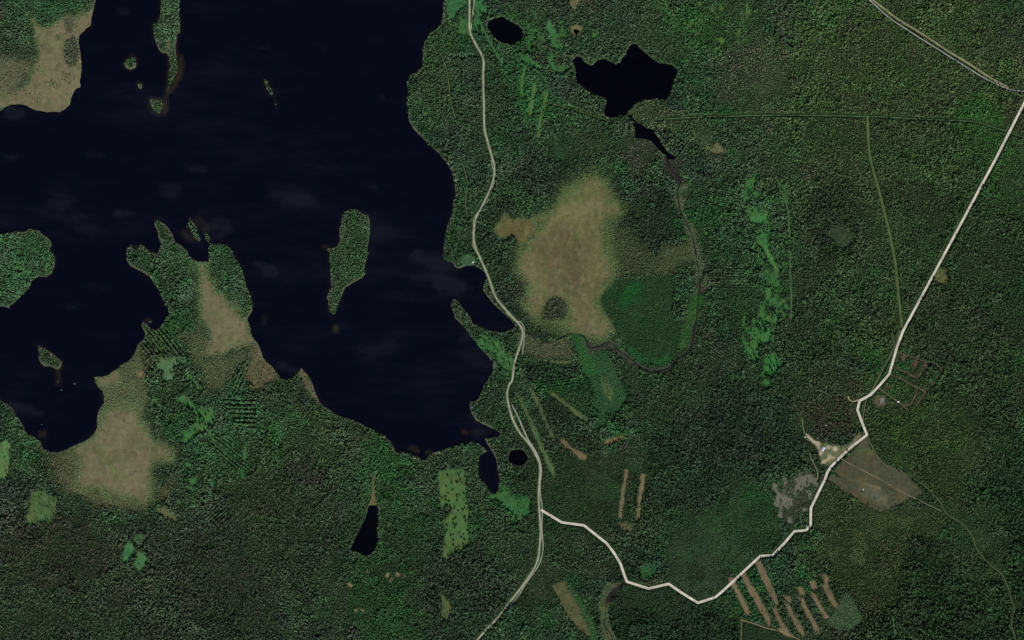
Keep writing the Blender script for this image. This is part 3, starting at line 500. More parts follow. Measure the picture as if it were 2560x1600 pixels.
WHITE = J(P("2634,114"), t(3,0,"2430,955"), t(3,1,"2145,0 1335,1505"), t(3,2,"1275,105 1220,250 1180,390 1145,510 1060,610 970,705 865,765 845,850 885,960 935,1085 800,1190 690,1290 595,1385 560,1440"),
 t(3,3,"535,0 480,110 405,265 402,430 358,475 250,483 150,600 42,712"), t(2,3,"2345,718 2150,900 2000,1040 1920,1108 1757,1160 1610,1070 1480,980 1290,1025 1085,960 1055,880 1025,790 965,690 895,598 790,515 680,428 470,400 275,282"))
PATHS = [
 ('dirt_path', 'long winding footpath from the hay field to the south-east corner', J(t(3,2,"940,1095 990,1210 1040,1300 1110,1370 1190,1405 1260,1425 1340,1480"), t(3,3,"1400,0 1490,60 1560,140 1625,195 1660,280 1710,345 1790,380 1860,430 1900,490 1950,560 1955,620 2000,690 2060,770 2150,840 2210,890 2250,970 2285,1060 2300,1150 2335,1200 2325,1270 2300,1330 2310,1420 2345,1512 2380,1900")), 1.7, (90,96,68), 1.6),
 ('dirt_path', 'straight farm track through the hay field', J(z(2000,1070,15.12,"900,875 1100,965 1250,1045 1430,1115 1600,1190"), z(2080,1120,10.08,"260,300 500,420 850,600 1280,830 1600,1010 1850,1150 2419,1430"), t(3,3,"1640,295")), 1.8, (112,108,84), 1.5),
 ('dirt_path', 'sandy spur leaving the pale road bend to the west', t(3,2,"975,690 900,740 800,775 770,760 755,720"), 2.6, (160,150,118), 2),
 ('dirt_path', 'narrow forest trail west of the hay field', t(3,2,"325,930 335,1060 370,1100"), 1.8, (120,122,92), 2),
 ('dirt_path', 'trail curling south through the trees west of the yard', t(3,2,"395,1260 410,1320 450,1390 475,1440 465,1512"), 2.0, (124,122,96), 2),
 ('dirt_path', 'trail cutting the corner of the pale road', t(3,2,"930,740 915,820 895,930 900,1010"), 1.8, (108,104,78), 2),
 ('dirt_path', 'grassy lane following the pale road north of the bulldozed plot', t(3,2,"1250,100 1190,270 1100,440 1020,590 960,700"), 2.6, (92,98,70), 3),
 ('dirt_path', 'thin lakeside trail in the headland forest', J(t(1,0,"1740,500 1800,640 1825,800 1840,960 1870,1080 1890,1120")), 1.4, (96,108,80), 1.5),
 ('dirt_path', 'lakeside trail further south along the shore forest', t(1,1,"1940,0 1980,120 2010,260 1975,400 2000,540"), 1.4, (96,106,80), 1.5),
 ('dirt_path', 'path round the dark block at the south edge', J(t(2,3,"2170,1330 2165,1512"), P("1852,1640")), 1.8, (120,106,84), 2),
 ('dirt_path', 'spoil track along the south ends of the peat strips', t(3,3,"-260,1320 -120,1360 0,1405 110,1425 200,1465 280,1500 300,1512"), 2.0, (138,116,92), 2),
]
EARTH = [t(3,2,"1200,290 1240,310 1370,355 1500,400 1620,445 1655,480 1600,560 1550,620 1500,670 1460,720 1400,810"), t(3,2,"1190,445 1290,490 1360,525 1420,555 1450,480 1470,420"), t(3,2,"1160,515 1280,570 1350,610 1420,645 1490,675"), t(3,2,"1410,650 1390,720 1350,800 1290,810 1230,770"), t(3,2,"1040,640 1140,710 1230,770 1330,860"), t(3,2,"1210,400 1240,310")]
EARTHL = ['outer bare earth line round the bulldozed plot', 'upper inner bare earth line of the bulldozed plot', 'lower inner bare earth line of the bulldozed plot', 'hooked bare earth line at the foot of the bulldozed plot', 'bare earth line running south-east past the sandy spur', 'short bare earth line at the plot corner by the pale road']
RIDE_NS = J(t(3,0,"940,1095 945,1250 950,1350 965,1505"), t(3,1,"1010,150 1060,330 1100,500 1140,650 1180,840 1210,1010 1225,1180 1240,1350 1260,1505"), t(3,2,"1262,70"))
RIDE_EW = J(t(2,0,"1380,1128 1540,1120 1800,1105 2060,1100 2240,1090"), t(3,0,"0,1090 400,1090 620,1092 900,1100 1100,1105 1400,1125 1650,1135 1950,1145 2100,1190 2300,1260 2419,1300 2700,1400"))
STREAK = [t(3,1,"95,190 120,280 160,380 195,470 200,600 208,740"), t(3,1,"150,200 175,300 190,420"), t(3,1,"215,880 215,1080 222,1300 224,1480"), t(2,0,"1455,20 1470,90 1475,150"), t(3,3,"1180,1290 1195,1400 1210,1480 1300,1490 1400,1512")]
RIDE_W = t(2,0,"340,970 450,1000 600,1040 740,1085 850,1120 930,1150")
STREAMS = [
 (J(t(2,1,"1450,-60 1500,90 1560,130 1600,210 1560,290 1575,420 1600,510 1650,590 1690,690 1720,790 1740,900 1755,1000 1770,1100 1775,1200 1765,1280 1750,1400"), t(2,2,"1745,-10 1725,60 1715,130 1700,230 1670,290 1610,345 1560,355 1520,430 1450,470 1370,485 1280,475 1210,445 1160,400 1110,360 1040,310 990,280 960,230 910,200 840,245 780,265 715,250 710,210 680,145 600,135 540,130 450,170 390,215 320,200 270,230 220,190 190,140 150,120")), 2.6, 'narrow dark stream winding round the central bog'),
 (t(2,3,"1060,960 980,1030 920,1090 885,1160 890,1230 870,1310 870,1380 910,1420 940,1470 950,1512 960,1700"), 2.2, 'dark brook meandering off the south edge'),
 (J(t(2,0,"1080,1070 1140,1130 1170,1180")), 3.0, 'short outlet of the jagged pond'),
]
# soften the ground beside stream beds (grey mud) and keep forest off them
paint(t(2,3,"1075,940 1000,1000 920,1060 880,1130 890,1180 930,1150 960,1090 1040,1010 1090,975"), (44,44,42), .25, (70,70,64), .4, .3, 3, 5)
paint(t(2,1,"1430,0 1600,0 1580,130 1640,200 1560,240 1480,140 1420,110"), (46,44,40), .5, (62,66,56), .4, .3, 5, 12)
paint(t(2,1,"1550,230 1640,250 1600,320 1660,500 1720,640 1790,920 1830,1000 1800,1180 1860,1220 1820,1250 1740,1250 1730,1000 1700,860 1640,640 1560,460 1530,330"), (68,80,56), .7, (80,94,68), .34, .4, 8, 28, 1, 'meadow', 'pale reedy valley of the stream east of the bog')
paint(t(2,1,"1750,1180 1840,1190 1870,1230 1770,1260"), (56,54,48), .4, None, .35, None, 3, 4)
paint(t(2,2,"700,210 780,250 900,190 1000,280 1180,400 1290,470 1500,440 1500,480 1300,500 1150,430 960,290 900,250 860,290 720,320"), (58,60,50), .6, (68,72,58), .4, .2, 5, 12)
paint(t(2,2,"1690,60 1740,40 1740,240 1650,330 1560,360 1600,340 1680,260"), (48,46,44), .5, None, .35, None, 3, 4)

for pl in STREAK:
    s = region(bbox(pl), 10)
    mixin(A, s, sstep(4, 1, ldist(pl, GX[s], GY[s])) * .9, alb((70, 102, 60)))

# ------------------------------------------------------------------ materials
def nodemat(name):
    m = bpy.data.materials.new(name); m.use_nodes = True
    n = m.node_tree.nodes; b = n['Principled BSDF']
    b.inputs['Roughness'].default_value = 0.95
    b.inputs['Specular IOR Level'].default_value = 0.05
    return m, n, m.node_tree.links, b
def mat_ground():
    m, n, l, b = nodemat('ground_cover')
    at = n.new('ShaderNodeAttribute'); at.attribute_name = 'cover'
    co = n.new('ShaderNodeTexCoord')
    def noise(scale, det, rough):
        q = n.new('ShaderNodeTexNoise'); q.inputs['Scale'].default_value = scale
        q.inputs['Detail'].default_value = det; q.inputs['Roughness'].default_value = rough
        l.new(co.outputs['Object'], q.inputs['Vector']); return q
    def ramp(src, lo, hi):
        q = n.new('ShaderNodeMapRange'); q.inputs['From Min'].default_value = .3; q.inputs['From Max'].default_value = .7
        q.inputs['To Min'].default_value = lo; q.inputs['To Max'].default_value = hi
        l.new(src, q.inputs['Value']); return q.outputs[0]
    a = ramp(noise(.055, 6, .62).outputs[0], .80, 1.2); c = ramp(noise(.35, 4, .7).outputs[0], .80, 1.2)
    mu = n.new('ShaderNodeMath'); mu.operation = 'MULTIPLY'; l.new(a, mu.inputs[0]); l.new(c, mu.inputs[1])
    hs = n.new('ShaderNodeHueSaturation')
    l.new(ramp(noise(.02, 4, .6).outputs[0], .486, .514), hs.inputs['Hue'])
    l.new(mu.outputs[0], hs.inputs['Value']); l.new(at.outputs['Color'], hs.inputs['Color'])
    l.new(hs.outputs[0], b.inputs['Base Color'])
    bu = n.new('ShaderNodeBump'); bu.inputs['Strength'].default_value = .5; bu.inputs['Distance'].default_value = .5
    l.new(noise(.6, 4, .7).outputs[0], bu.inputs['Height']); l.new(bu.outputs[0], b.inputs['Normal'])
    return m
def mat_water():
    m, n, l, b = nodemat('lake_water')
    at = n.new('ShaderNodeAttribute'); at.attribute_name = 'cover'
    co = n.new('ShaderNodeTexCoord')
    l.new(at.outputs['Color'], b.inputs['Base Color'])
    b.inputs['IOR'].default_value = 1.33; b.inputs['Specular IOR Level'].default_value = .5; b.inputs['Specular Tint'].default_value = (.60, .68, 1.0, 1)
    mp = n.new('ShaderNodeMapping'); mp.inputs['Rotation'].default_value = (0, 0, math.radians(28)); mp.inputs['Scale'].default_value = (.45, 1.5, 1)
    l.new(co.outputs['Object'], mp.inputs['Vector'])
    def wn(sc, de, ro, di):
        q = n.new('ShaderNodeTexNoise'); q.inputs['Scale'].default_value = sc; q.inputs['Detail'].default_value = de; q.inputs['Roughness'].default_value = ro; q.inputs['Distortion'].default_value = di
        l.new(mp.outputs[0], q.inputs['Vector']); return q.outputs[0]
    def ma(op, x, y):
        q = n.new('ShaderNodeMath'); q.operation = op
        for k, v in enumerate((x, y)):
            if isinstance(v, (int, float)): q.inputs[k].default_value = v
            else: l.new(v, q.inputs[k])
        return q.outputs[0]
    f = ma('ADD', ma('MULTIPLY', wn(.0028, 4, .5, .2), .6), ma('MULTIPLY', wn(.013, 8, .66, .3), .55))
    f = ma('ADD', f, ma('MULTIPLY', ma('MULTIPLY', at.outputs['Alpha'], wn(.032, 8, .7, .3)), .5))      # wind gusts ruffle the surface
    r = n.new('ShaderNodeMapRange'); r.inputs['From Min'].default_value = .54; r.inputs['From Max'].default_value = .86; r.inputs['To Min'].default_value = .2; r.inputs['To Max'].default_value = .6
    l.new(f, r.inputs['Value']); l.new(r.outputs[0], b.inputs['Roughness'])
    q2 = n.new('ShaderNodeTexNoise'); q2.inputs['Scale'].default_value = .35; q2.inputs['Detail'].default_value = 3
    l.new(co.outputs['Object'], q2.inputs['Vector'])
    bu = n.new('ShaderNodeBump'); bu.inputs['Strength'].default_value = .12; bu.inputs['Distance'].default_value = .4
    l.new(q2.outputs[0], bu.inputs['Height']); l.new(bu.outputs[0], b.inputs['Normal'])
    return m
def mat_plain(name, c, rough=.9, spec=.1, grain=.25, scale=1.5):
    m, n, l, b = nodemat(name)
    b.inputs['Roughness'].default_value = rough; b.inputs['Specular IOR Level'].default_value = spec
    co = n.new('ShaderNodeTexCoord'); q = n.new('ShaderNodeTexNoise'); q.inputs['Scale'].default_value = scale; q.inputs['Detail'].default_value = 5
    l.new(co.outputs['Object'], q.inputs['Vector'])
    r = n.new('ShaderNodeMapRange'); r.inputs['To Min'].default_value = 1 - grain; r.inputs['To Max'].default_value = 1 + grain
    l.new(q.outputs[0], r.inputs['Value'])
    hs = n.new('ShaderNodeHueSaturation'); hs.inputs['Color'].default_value = (*c, 1); l.new(r.outputs[0], hs.inputs['Value'])
    l.new(hs.outputs[0], b.inputs['Base Color'])
    return m
def mat_leaf(name, single):
    m, n, l, b = nodemat(name)
    if single:
        oi = n.new('ShaderNodeObjectInfo'); src = oi.outputs['Color']
    else:
        at = n.new('ShaderNodeAttribute'); at.attribute_type = 'INSTANCER'; at.attribute_name = 'tint'; src = at.outputs['Color']
    sh = n.new('ShaderNodeAttribute'); sh.attribute_name = 'leaf'
    mx = n.new('ShaderNodeMix'); mx.data_type = 'RGBA'; mx.blend_type = 'MULTIPLY'; mx.inputs['Factor'].default_value = 1
    l.new(src, mx.inputs[6]); l.new(sh.outputs['Color'], mx.inputs[7]); l.new(mx.outputs[2], b.inputs['Base Color'])
    return m
M_GROUND = mat_ground(); M_WATER = mat_water()
M_POND = mat_water(); M_POND.name = 'pond_water'
for q in [q for q in M_POND.node_tree.nodes if q.type == 'MAP_RANGE']:      # sheltered, glassy
    q.inputs['To Min'].default_value = .06; q.inputs['To Max'].default_value = .3
M_POND.node_tree.nodes['Principled BSDF'].inputs['Specular IOR Level'].default_value = .3
M_LEAF = mat_leaf('foliage', False); M_LEAF1 = mat_leaf('single_tree_foliage', True)
M_BARK = mat_plain('bark', (.11, .085, .065), .95, .05, .35, 3)

# ------------------------------------------------------------------ terrain and water meshes from the grid
WXY = wx(np.stack([GX, GY], -1))
def grid_mesh(name, cells, Z, col, mat, step=1, extra=None):
    jj, ii = np.nonzero(cells)
    v = np.stack([(jj + step) * NX + ii, (jj + step) * NX + ii + step, jj * NX + ii + step, jj * NX + ii], 1)
    used, inv = np.unique(v, return_inverse=True)
    inv = inv.reshape(v.shape)
    me = bpy.data.meshes.new(name)
    me.vertices.add(len(used)); me.loops.add(inv.size); me.polygons.add(len(inv))
    co = np.empty((len(used), 3), np.float32)
    co[:, :2] = WXY.reshape(-1, 2)[used]; co[:, 2] = Z.reshape(-1)[used] if np.ndim(Z) else Z
    me.vertices.foreach_set('co', co.ravel())
    me.loops.foreach_set('vertex_index', inv.ravel().astype(np.int32))
    me.polygons.foreach_set('loop_start', np.arange(0, inv.size, 4, dtype=np.int32))
    me.update(calc_edges=True)
    at = me.attributes.new('cover', 'FLOAT_COLOR', 'POINT')
    c4 = np.ones((len(used), 4), np.float32); c4[:, :3] = col.reshape(-1, 3)[used]
    if extra is not None: c4[:, 3] = extra.reshape(-1)[used]
    at.data.foreach_set('color', c4.ravel())
    me.polygons.foreach_set('use_smooth', np.ones(len(inv), bool))
    me.materials.append(mat)
    o = bpy.data.objects.new(name, me); COL.objects.link(o)
    return o
# shore rims: pale reeds and stones in places; muddy lake bed under water
RIMN = sstep(.42, .6, fbm(GX, GY, 60, 301, 3))
rim = sstep(4.2, .6, np.abs(WS - 1.2)) * RIMN
PMIN = np.minimum.reduce(pond_sd); RIMN = RIMN * np.where(PMIN < 14, .35, 1.); rim = rim * np.where(PMIN < 14, .35, 1.) * (.45 + .9 * fbm(GX, GY, 17, 333, 3))
A += (alb((112, 110, 92)) - A) * (rim * .55)[..., None]
T += (lin((98, 108, 84)) - T) * (sstep(11, 1, WS) * (.25 + .45 * RIMN))[..., None]
A = np.where((WS < -1)[..., None], np.array([.02, .018, .012]), A)
isbog = np.array([False] + [p[0] == 'bog' for p in PATCH[1:]])[LAB]
wet = (sstep(.5, .68, fbm(GX, GY, 36, 421, 5)) * .38) * isbog; dry = sstep(.52, .7, fbm(GX * 1.0, GY * 1.5, 22, 431, 5)) * .3 * isbog
pale = sstep(.55, .72, fbm(GX * 1.5, GY, 13, 441, 4)) * .25 * isbog; pool = sstep(.66, .72, fbm(GX, GY, 10, 451, 3)) * .4 * isbog
for c_, w_ in (((84, 94, 60), wet), ((88, 80, 57), dry), ((126, 120, 94), pale), ((70, 66, 48), pool)):
    A += (alb(c_) - A) * w_[..., None]
isgr = np.array([False] + [p[0] in ('clearing', 'meadow', 'field', 'yard') for p in PATCH[1:]])[LAB]
g1 = sstep(.48, .68, fbm(GX, GY, 16, 461, 4)) * .38 * isgr; g2 = sstep(.5, .7, fbm(GX, GY * 1.3, 9, 471, 3)) * .4 * isgr; g3 = sstep(.55, .72, fbm(GX, GY, 26, 481, 3)) * .3 * isgr
A *= 1 - (g2 * .55)[..., None]
A += (A * np.array([1.28, 1.02, .9]) - A) * g1[..., None] * 1.6
A += (alb((86, 84, 58)) - A) * (g3 * .6)[..., None]
m2 = fbm(GX, GY, 48, 401, 5)
A *= (0.82 + 0.36 * m2)[..., None]
cWS = (WS[:-1, :-1] + WS[1:, 1:]) / 2
cLAB = LAB[1:, 1:].copy()
cI = np.where((isl_sd[1:, 1:] < 5), isl_id[1:, 1:], -1)
core = cI >= 0
cLAB[core] = 0
ground_cells = (~core) & (cLAB == 0)
# tiny fragments of patches fall back to the ground
for k in range(1, len(PATCH)):
    msk = cLAB == k
    if msk.sum() < 4:
        ground_cells |= msk; continue
    nm, lb = PATCH[k]
    o = grid_mesh(nm, msk, H, A, M_GROUND); tag(o, lb, kind='structure')
o = grid_mesh('ground', ground_cells, H, A, M_GROUND); tag(o, 'forest floor and shores of the whole landscape', kind='structure')
for k, (pl, lb) in enumerate(ISLES):
    o = grid_mesh('island', cI == k, H, A, M_GROUND); tag(o, lb, kind='structure')
# water surfaces (each body a sheet that runs a little under its banks)
WC = np.tile(np.array([.0012, .0016, .0054]), GX.shape + (1,))
near = sstep(-13, -2, WS) * .10 * sstep(.4, .7, fbm(GX, GY, 50, 55, 3))
sh = np.clip(shoal * (.45 + .9 * fbm(GX, GY, 22, 58, 4)) + near, 0, 1)
brown = np.where((fbm(GX, GY, 40, 59, 2) > .5)[..., None], np.array([.030, .021, .010]), np.array([.022, .021, .010]))
WC += (brown - WC) * sh[..., None]
def water_cells(d):
    return (np.minimum(np.minimum(d[:-1, :-1], d[1:, 1:]), np.minimum(d[:-1, 1:], d[1:, :-1])) < 4.0)
isle_core = (isl_sd < -9)
wc = water_cells(lake_sd) & ~(isle_core[:-1, :-1] & isle_core[1:, 1:])
gust = np.zeros(GX.shape)
for cx, cy, rx, ry, a, k in [(1092,655,62,16,14,1),(1125,712,52,18,16,1),(1060,700,40,12,-10,.5),(725,490,62,24,18,.8),(930,470,30,10,25,.6),(60,1022,42,14,14,.9),(150,500,34,24,10,.7),(315,535,22,8,0,.8),(420,480,26,22,0,.6),(550,572,34,18,20,.8),(660,668,34,12,25,.8),(650,760,26,12,0,.6),(215,560,50,26,20,.5),(240,715,30,16,10,.6),(165,765,24,10,10,.6),(35,280,22,12,10,.9),(25,392,18,10,0,.8),(660,120,24,8,12,.7),(795,115,20,8,20,.7),(955,247,20,8,25,.7),(235,385,22,7,0,.7),(485,422,30,10,10,.7),(715,922,24,10,10,.7),(940,880,50,40,20,.4),(1165,845,18,10,0,.6),(845,780,24,30,-20,.5),(930,560,60,30,20,.35),(800,410,80,40,20,.4),(600,200,120,40,20,.3),(310,30,16,6,0,.7)]:
    pl = ell(cx, cy, rx, ry, a); s = region(bbox(pl), 40)
    gust[s] = np.maximum(gust[s], k * sstep(ry * .9, -ry * .9, sdf(pl, GX[s], GY[s]) + wob[s] * 30))
o = grid_mesh('lake', wc, 0.0, WC, M_WATER, extra=gust); tag(o, 'wide dark blue lake filling the north-west', kind='structure')
for (pl, lb), d in zip(PONDS, pond_sd):
    o = grid_mesh('pond', water_cells(d), 0.0, WC * .3, M_POND); tag(o, lb, kind='structure')

def sampleF(F, px, py):       # bilinear lookup of a grid field at map pixels (inside the uniform part)
    u = np.clip((px - x0) / ST, 0, (x1 - x0) / ST - 1.001); v = np.clip((py - y0) / ST, 0, (y1 - y0) / ST - 1.001)
    i = u.astype(int); j = v.astype(int); fu = u - i; fv = v - j
    i += 4; j += 4
    if F.ndim == 3: fu = fu[..., None]; fv = fv[..., None]
    return (F[j, i] * (1 - fu) + F[j, i + 1] * fu) * (1 - fv) + (F[j + 1, i] * (1 - fu) + F[j + 1, i + 1] * fu) * fv

# ------------------------------------------------------------------ ribbons: roads, tracks, streams
def resample(pl, step, smooth):
    pl = np.asarray(pl, float)
    if smooth:
        for _ in range(2):
            q = [pl[0]]
            for a, b in zip(pl[:-1], pl[1:]):
                q += [a * .75 + b * .25, a * .25 + b * .75]
            q.append(pl[-1]); pl = np.array(q)
    out = [pl[0]]
    for a, b in zip(pl[:-1], pl[1:]):
        L = np.hypot(*(b - a)); n = max(1, int(round(L / step)))
        for i in range(1, n + 1):
            out.append(a + (b - a) * i / n)
    return np.array(out)
RIB = [0]
def ribbon(name, label, pl, width, colour, smooth=True, edge=None, jitter=.18, lift=.22, mat=None, parent=None, kind='structure', fields=True):
    RIB[0] += 1
    p = resample(pl, 3.0, smooth)
    d = np.gradient(p, axis=0); d /= np.maximum(np.hypot(d[:, 0], d[:, 1]), 1e-6)[:, None]
    nrm = np.stack([-d[:, 1], d[:, 0]], 1)
    wv = width / 2 * (1 + jitter * 2 * (fbm(p[:, 0], p[:, 1], 14, 500 + RIB[0], 3) - .5))
    offs = [-1, -.62, 0, .62, 1]
    V = []; C = []
    base = alb(colour); ec = alb(edge) if edge is not None else base
    nz = 1 + .5 * (fbm(p[:, 0], p[:, 1], 18, 600 + RIB[0], 4) - .5)
    for k, s in enumerate(offs):
        q = p + nrm * (wv * s)[:, None]
        hz = sampleF(H, q[:, 0], q[:, 1]) if fields else np.zeros(len(q))
        xy = wx(q)
        V.append(np.column_stack([xy, np.maximum(hz, 0.05) + lift + .03 * (RIB[0] % 7) + (.06 if abs(s) < 1 else 0)]))
        C.append((ec if abs(s) == 1 else base)[None] * nz[:, None])
    V = np.stack(V, 1); C = np.stack(C, 1); n, m = V.shape[:2]
    idx = np.arange(n * m).reshape(n, m)
    F = np.stack([idx[:-1, :-1], idx[:-1, 1:], idx[1:, 1:], idx[1:, :-1]], -1).reshape(-1, 4)
    V = V.reshape(-1, 3)
    # make faces look up
    a, b, c = V[F[:, 0]], V[F[:, 1]], V[F[:, 2]]
    if np.mean(np.cross(b - a, c - a)[:, 2]) < 0: F = F[:, ::-1]
    me = bpy.data.meshes.new(name); me.from_pydata(V.tolist(), [], F.tolist()); me.update()
    at = me.attributes.new('cover', 'FLOAT_COLOR', 'POINT')
    c4 = np.ones((len(V), 4), np.float32); c4[:, :3] = C.reshape(-1, 3); at.data.foreach_set('color', c4.ravel())
    me.materials.append(mat or M_GROUND)
    o = bpy.data.objects.new(name, me); COL.objects.link(o)
    if parent: o.parent = parent
    return tag(o, label, kind=kind)
KEEPOUT = []                 # (polyline, radius) where no tree stands
def road(name, label, pl, width, colour, clear=0, **k):
    KEEPOUT.append((resample(pl, 12, k.get('smooth', True)), width / 2 + clear))
    return ribbon(name, label, pl, width, colour, **k)
road('grass_verge', 'worn yellowish verge along the main lake road', MAIN, 8.0, (84,98,64), .6, edge=(64,84,50), jitter=.35, lift=.12)
road('gravel_road', 'pale gravel road winding down the lake shore', MAIN, 3.7, (150,148,134), 1.0, edge=(130,130,104), lift=.35)
for nm, lb, pl, wd, c in SIDE: road(nm, lb, pl, wd, c, .8)
road('grass_verge', 'sandy yellow verge north of the north-east road', VERGE, 5.5, (124,122,94), 1.0, edge=(92,100,64), jitter=.4, lift=.12)
road('gravel_road', 'straight grey gravel road in the north-east corner', NE, 3.0, (138,142,130), 1.5, lift=.3)
road('gravel_road', 'bright pale road running in straight legs from the east edge to the lake road', WHITE, 5.8, (190,183,166), 3.0, smooth=False, edge=(212,206,188), jitter=.0, lift=.5)
for nm, lb, pl, wd, c, cl in PATHS: road(nm, lb, pl, wd, c, cl)
for pl, lb in zip(EARTH, EARTHL): road('earth_line', lb, pl, 3.6, (80,74,56), .5, jitter=.5)
road('grassy_ride', 'wide grassy cutting running south from the forest ride', RIDE_NS, 6.5, (76,90,54), .6, edge=(62,84,48), jitter=.3)
road('grassy_ride', 'straight narrow forest ride running east to west', RIDE_EW, 2.6, (70,92,58), 2.6, jitter=.4)
road('grassy_ride', 'narrow forest ride leading to the jagged pond', RIDE_W, 3.2, (72,92,56), 2.0, jitter=.4)
M_BROOK = mat_plain('peaty_water', (.010, .009, .009), .25, .4, .2, .2)
for pl in STREAK:
    KEEPOUT.append((resample(pl, 12, True), .9))
for pl, wd, lb in STREAMS:
    road('stream', lb, pl, wd * .9, (26,24,26), 1.0, jitter=1.1, lift=.25, mat=M_BROOK)

# ------------------------------------------------------------------ tree shapes
def leaf_attr(me, vals):
    at = me.attributes.new('leaf', 'FLOAT_COLOR', 'POINT')
    c = np.ones((len(vals), 4), np.float32); c[:, :3] = np.array(vals)[:, None]; at.data.foreach_set('color', c.ravel())
def trunk_geo(h, r, n=6):
    V = []; F = []
    for k, (zz, rr) in enumerate([(0, r), (h * .5, r * .65), (h, r * .12)]):
        for i in range(n):
            q = 2 * math.pi * i / n; V.append((rr * math.cos(q), rr * math.sin(q), zz))
    for k in range(2):
        for i in range(n):
            F.append((k * n + i, k * n + (i + 1) % n, (k + 1) * n + (i + 1) % n, (k + 1) * n + i))
    return V, F
def spruce_geo(h, r, rnd, tiers=6, tips=9):
    V = []; F = []; S = []
    for k in range(tiers):
        f = k / (tiers - 1)
        zb = h * (.14 + .72 * f); rr = r * (1 - .82 * f); zt = zb + h * .24 * (1 - .3 * f)
        b = len(V); V.append((0, 0, zt)); S.append(1.0 + .15 * f)
        off = rnd.random() * 6.28
        for i in range(tips * 2):
            q = off + math.pi * i / tips
            q2 = rr * (rnd.uniform(.85, 1.15) if i % 2 == 0 else rnd.uniform(.45, .62))
            V.append((q2 * math.cos(q), q2 * math.sin(q), zb + (0 if i % 2 == 0 else h * .03) + rnd.uniform(-.02, .02) * h)); S.append(rnd.uniform(.75, 1.15))
        for i in range(tips * 2):
            F.append((b, b + 1 + i, b + 1 + (i + 1) % (tips * 2)))
    return V, F, S
def leafy_geo(h, r, rnd, clumps, leaves, low, flat, size):
    V = []; F = []; S = []
    cs = []
    for k in range(clumps):
        q = rnd.random() * 6.283; rr = r * .62 * math.sqrt(rnd.random()); zz = h * (low + (1 - low) * rnd.uniform(.15, .82))
        cs.append((rr * math.cos(q), rr * math.sin(q), zz, rnd.uniform(.75, 1.2)))
    cs.append((0, 0, h * .9, 1.1))
    for cx, cy, cz, sh in cs:
        for j in range(leaves):
            d = Vector((rnd.gauss(0, 1), rnd.gauss(0, 1), rnd.gauss(0, .8))).normalized() * rnd.uniform(.5, 1)
            c = Vector((cx, cy, cz)) + Vector((d.x * r * .5, d.y * r * .5, d.z * h * flat))
            n = (d + Vector((rnd.uniform(-.6, .6), rnd.uniform(-.6, .6), rnd.uniform(0, .9)))).normalized()
            u = n.orthogonal().normalized(); v = n.cross(u)
            a = rnd.random() * 6.28; u, v = u * math.cos(a) + v * math.sin(a), v * math.cos(a) - u * math.sin(a)
            s = size * rnd.uniform(.7, 1.3); b = len(V); k = sh * rnd.uniform(.8, 1.2)
            V += [tuple(c - u * s), tuple(c + v * s * .7 + n * s * .15), tuple(c + u * s), tuple(c - v * s * .7 + n * s * .15)]
            S += [k] * 4; F.append((b, b + 1, b + 2, b + 3))
    return V, F, S
def crown_mesh(kind, seed, mat):
    rnd = random.Random(seed)
    if kind == 'spruce': V, F, S = spruce_geo(14, 2.5, rnd)
    elif kind == 'pine': V, F, S = leafy_geo(13, 2.4, rnd, 6, 9, .5, .07, .95)
    elif kind == 'birch': V, F, S = leafy_geo(12, 2.6, rnd, 8, 10, .25, .1, .85)
    else: V, F, S = leafy_geo(4.5, 2.6, rnd, 6, 9, .1, .14, .8)
    me = bpy.data.meshes.new(kind + '_crown'); me.from_pydata(V, [], F); me.update(); leaf_attr(me, S); me.materials.append(mat)
    return me
def trunk_mesh(kind):
    h, r = {'spruce': (13, .22), 'pine': (11.5, .2), 'birch': (10, .17), 'bush': (3, .1)}[kind]
    V, F = trunk_geo(h, r)
    me = bpy.data.meshes.new(kind + '_trunk'); me.from_pydata(V, [], F); me.update(); me.materials.append(M_BARK)
    return me
def joined(name, kind, seed):
    c = crown_mesh(kind, seed, M_LEAF); tr = trunk_mesh(kind)
    V = [v.co[:] for v in c.vertices] + [v.co[:] for v in tr.vertices]
    n = len(c.vertices)
    F = [tuple(p.vertices) for p in c.polygons] + [tuple(i + n for i in p.vertices) for p in tr.polygons]
    me = bpy.data.meshes.new(name); me.from_pydata(V, [], F); me.update()
    S = [d.color[0] for d in c.attributes['leaf'].data] + [1] * len(tr.vertices); leaf_attr(me, S)
    me.materials.append(M_LEAF); me.materials.append(M_BARK)
    me.polygons.foreach_set('material_index', [0] * len(c.polygons) + [1] * len(tr.polygons))
    return bpy.data.objects.new(name, me)
SHAPES = bpy.data.collections.new('tree_shapes')
for i, (k, s) in enumerate([('spruce', 1), ('spruce', 2), ('spruce', 3), ('pine', 4), ('pine', 5), ('birch', 6), ('birch', 7), ('bush', 8), ('bush', 9)]):
    SHAPES.objects.link(joined('shape_%02d' % i, k, s))

